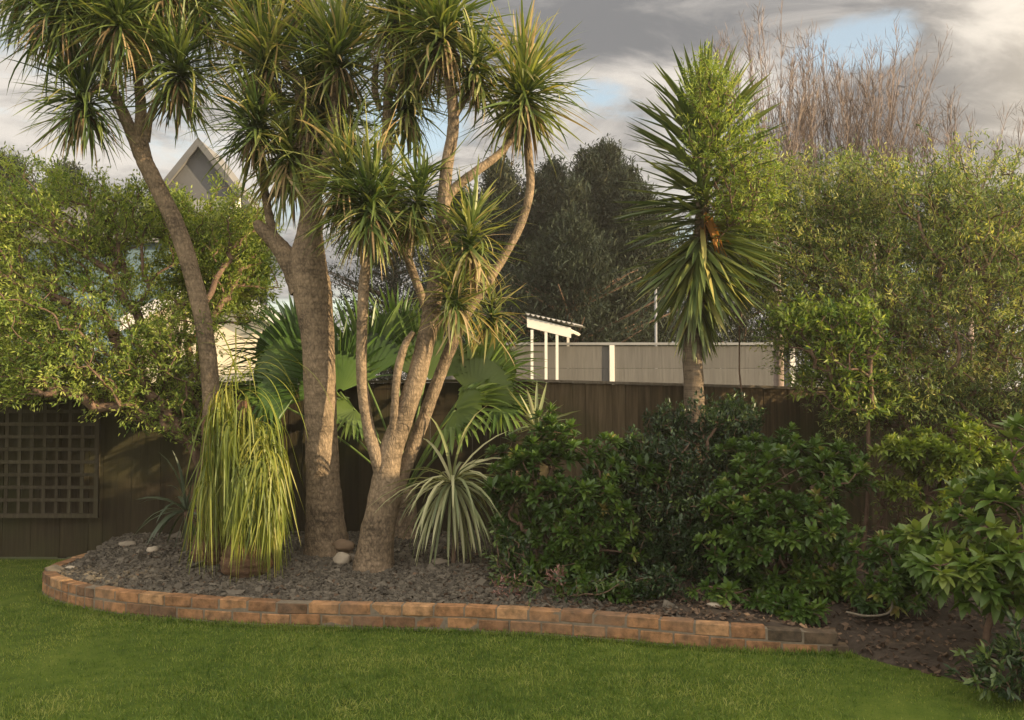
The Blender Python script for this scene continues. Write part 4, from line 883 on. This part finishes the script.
# ------------------------------------------------------------------ background conifers and far trees
def conifer(px, pyt, Y, w, label, n=420, baseZ=.7, tone=.4, round_=False, grp='dark conifers behind the fence'):
    top = at(px, pyt, Y); zb0 = baseZ; h = top[2] - zb0; rw = px2m(w, Y)
    g = thing('conifer_tree', (top[0], Y, zb0), label, 'tree', grp)
    mb = MB(); mb.tube([(top[0], Y, zb0), (top[0], Y, zb0 + h * .6), tuple(top)], [h * .03, h * .018, .02], 8); mb0 = mb
    mb = MB(); nb_ = int(n)
    t = rng.random(nb_) ** .8; az = rng.uniform(0, 2 * np.pi, nb_)
    prof = (lambda q: np.interp(q, [0, .25, .7, .93, 1], [.75, 1, .72, .3, .03])) if round_ else (lambda q: np.interp(q, [0, .15, .6, .9, 1], [.85, 1, .75, .35, .06]))
    R_ = rw * (1.7 if round_ else 1.35) * prof(t) * rng.uniform(.5, 1.2, nb_) * (1 + .45 * np.sin(az * 3 + t * 17 + px) * np.cos(t * 23 + px))
    zt_ = zb0 + h * (.1 + .9 * t)
    tip = np.stack([top[0] + np.cos(az) * R_, Y + np.sin(az) * R_, zt_ + R_ * .12], 1); root = np.stack([np.full(nb_, top[0]), np.full(nb_, Y), zt_ - R_ * .25], 1)
    for a, b in list(zip(root, tip))[::6]:
        if b[2] < zb0 + h * .8: mb0.tube([a + np.array([0, 0, -.05]), (a + b) / 2 - np.array([0, 0, .02]), b], [.05, .03, .01], 4)
    k = 85; ii = np.repeat(np.arange(nb_), k); u = rng.random(len(ii)) ** .55
    P = root[ii] * (1 - u[:, None]) + tip[ii] * u[:, None] + rng.normal(size=(len(ii), 3)) * .16
    D = nrm((tip - root)[ii] / np.maximum(R_[ii], .3)[:, None] * .6 + rng.normal(size=P.shape) * .6 + np.array([0, 0, .25]))
    blades(mb, P, D, rng.uniform(.09, .24, len(ii)), .04, rng.uniform(0, .5, len(ii)), 2, .3, np.clip(tone + rng.normal(size=nb_)[ii] * .2 + rng.normal(size=len(ii)) * .12, 0, 1))
    mb0.build('trunk', M['twig'], g); mb.build('crown', M['conifer'], g)
conifer(606, 152, 26, 40, 'tallest dark conifer, rising just left of the yucca head', 520)
conifer(552, 168, 27, 32, 'dark conifer in the gap right of the slim leaning stems', 420)
conifer(500, 165, 25, 45, 'dark conifer partly hidden by the right cabbage tree head', 380)
conifer(645, 208, 24, 42, 'lower dark conifer above the grey board fence, behind the yucca', 360, tone=.55, round_=True)
conifer(570, 225, 22, 48, 'rounded dark evergreen above the pergola', 420, tone=.35, round_=True)
conifer(740, 190, 25, 55, 'dark evergreen mass right of the yucca trunk', 360, round_=True)
for px_, py_, Y_, lab_ in ((588, 160, 24.5, 'small pointed dark conifer tip just left of the tallest conifer'), (626, 172, 24, 'small pointed dark conifer tip right of the tallest conifer'), (538, 180, 25, 'small pointed dark conifer left of the pergola tip'),
                           (576, 188, 23.5, 'short pointed conifer directly above the pergola roof'), (640, 196, 23, 'short pointed conifer beside the thin pole')):
    conifer(px_, py_, Y_, 20, lab_, 200)
conifer(455, 190, 26, 40, 'dark conifer seen between the stems of the multi stemmed cabbage tree', 260)
conifer(8, 165, 22, 34, 'dark evergreen top at the far left edge', 260, round_=True)
conifer(68, 170, 24, 30, 'dark evergreen top behind the left bush', 260, round_=True)
conifer(395, 200, 27, 45, 'dark evergreen behind the fan palm leaves', 260, round_=True)
conifer(860, 190, 26, 80, 'wide dark evergreen mass behind the olive tree', 360, round_=True)
conifer(980, 200, 25, 80, 'dark evergreen mass behind the right edge foliage', 320, round_=True)

# ------------------------------------------------------------------ stones and small things
def stone(px, py, Y, s, sq, label, mat='stone', tone=.5, lift=0, name='stone'):
    c = at(px, py, Y); c[2] = float(bed_z(c[0], Y)) + px2m(s, Y) * sq * .7 + lift
    mb = MB(); n, m = 10, 14; r = px2m(s, Y)
    th = np.linspace(.02, np.pi - .02, n); ph = np.linspace(0, 2 * np.pi, m, endpoint=False)
    V = np.array([[math.sin(a) * math.cos(b), math.sin(a) * math.sin(b), math.cos(a)] for a in th for b in ph])
    nz = np.array([mnoise.noise(Vector((v * 1.6 + px).tolist())) for v in V]); V = V * (1 + nz[:, None] * .35) * np.array([r, r * .75, r * sq])
    idx = np.arange(n * m).reshape(n, m); nx = np.roll(idx, -1, 1)
    mb.add(V + c, np.stack([idx[:-1], idx[1:], nx[1:], nx[:-1]], -1).reshape(-1, 4), tone); o = mb.build(name, M[mat])
    return tag(o, label, 'stone', 'stones in the bed')
stone(342, 549, 7.72, 8.5, .85, 'round pale stone at the foot of the thick trunk', tone=.9)
stone(351, 544, 7.8, 7, .8, 'dark round stone beside the pale one', tone=.0)
stone(344, 539, 7.85, 11, .5, 'flat brown stone wedged against the thick trunk', 'rust', .6, .1)
stone(153, 556, 8.2, 6, .6, 'small pale stone on the mulch left of the ponytail palm', tone=.8)
stone(128, 549, 8.6, 9, .35, 'long flat stone at the back of the bed by the fence', tone=.4)
stone(440, 560, 7.7, 9, .4, 'flat brown stone under the striped yucca', tone=.3)
stone(71, 564, 7.9, 7, .25, 'flat whitish pebble at the left end of the bed', tone=1.0)
stone(716, 606, 6.4, 8, .3, 'flat pale stone behind the bricks under the shrubs', tone=.8)
hoop = MB(); hoop.tube(catmull([at(846, 612, 6.2), at(868, 616, 6.15), at(888, 613, 6.2), at(892, 602, 6.3), at(884, 592, 6.4)]), .008, 6, .7)
tag(hoop.build('fallen_stick', M['cap']), 'thin pale curved stick on the soil past the brick end', 'stick')

# unseen house added behind the viewer, on the right, to shade the lawn
hb = thing('house', (14.5, -6, 0), 'cream house added behind the viewer to shade the lawn, outside the frame', 'house')
mb = MB(); mb.box((14.5, -9, 1.6), (11, 8, 3.2), 0, .5); mb.build('wall', M['cream'], hb, False)
mb = MB(); mb.add([(8.6, -13.4, 3.21), (20.4, -13.4, 3.21), (20.4, -4.6, 3.21), (8.6, -4.6, 3.21), (11.5, -9, 5.1), (17.5, -9, 5.1)],
    [[0, 1, 5, 4], [2, 3, 4, 5], [1, 2, 5, 5], [3, 0, 4, 4], [3, 2, 1, 0]], .5); mb.build('roof', M['roofgrey'], hb, False)
# the evening air: thin and golden, one closed box round everything on the ground
hz = MB(); hz.box((0, 720, 4.2), (1900, 1620, 11.6), 0, .5); hm = bpy.data.materials.new('evening_air'); hm.use_nodes = True; hn = hm.node_tree; hn.nodes.clear()
ho = hn.nodes.new('ShaderNodeOutputMaterial'); hv = hn.nodes.new('ShaderNodeVolumePrincipled'); hn.links.new(hv.outputs[0], ho.inputs['Volume'])
hv.inputs['Color'].default_value = (0.95, 0.92, 0.86, 1); hv.inputs['Density'].default_value = 0.0012; hv.inputs['Anisotropy'].default_value = 0.2
ha = hz.build('haze', hm, None, False); ha['kind'] = 'stuff'; ha['label'] = 'thin golden evening haze hanging over the garden'
print('verts', sum(len(o.data.vertices) for o in bpy.data.objects if o.type == 'MESH'))
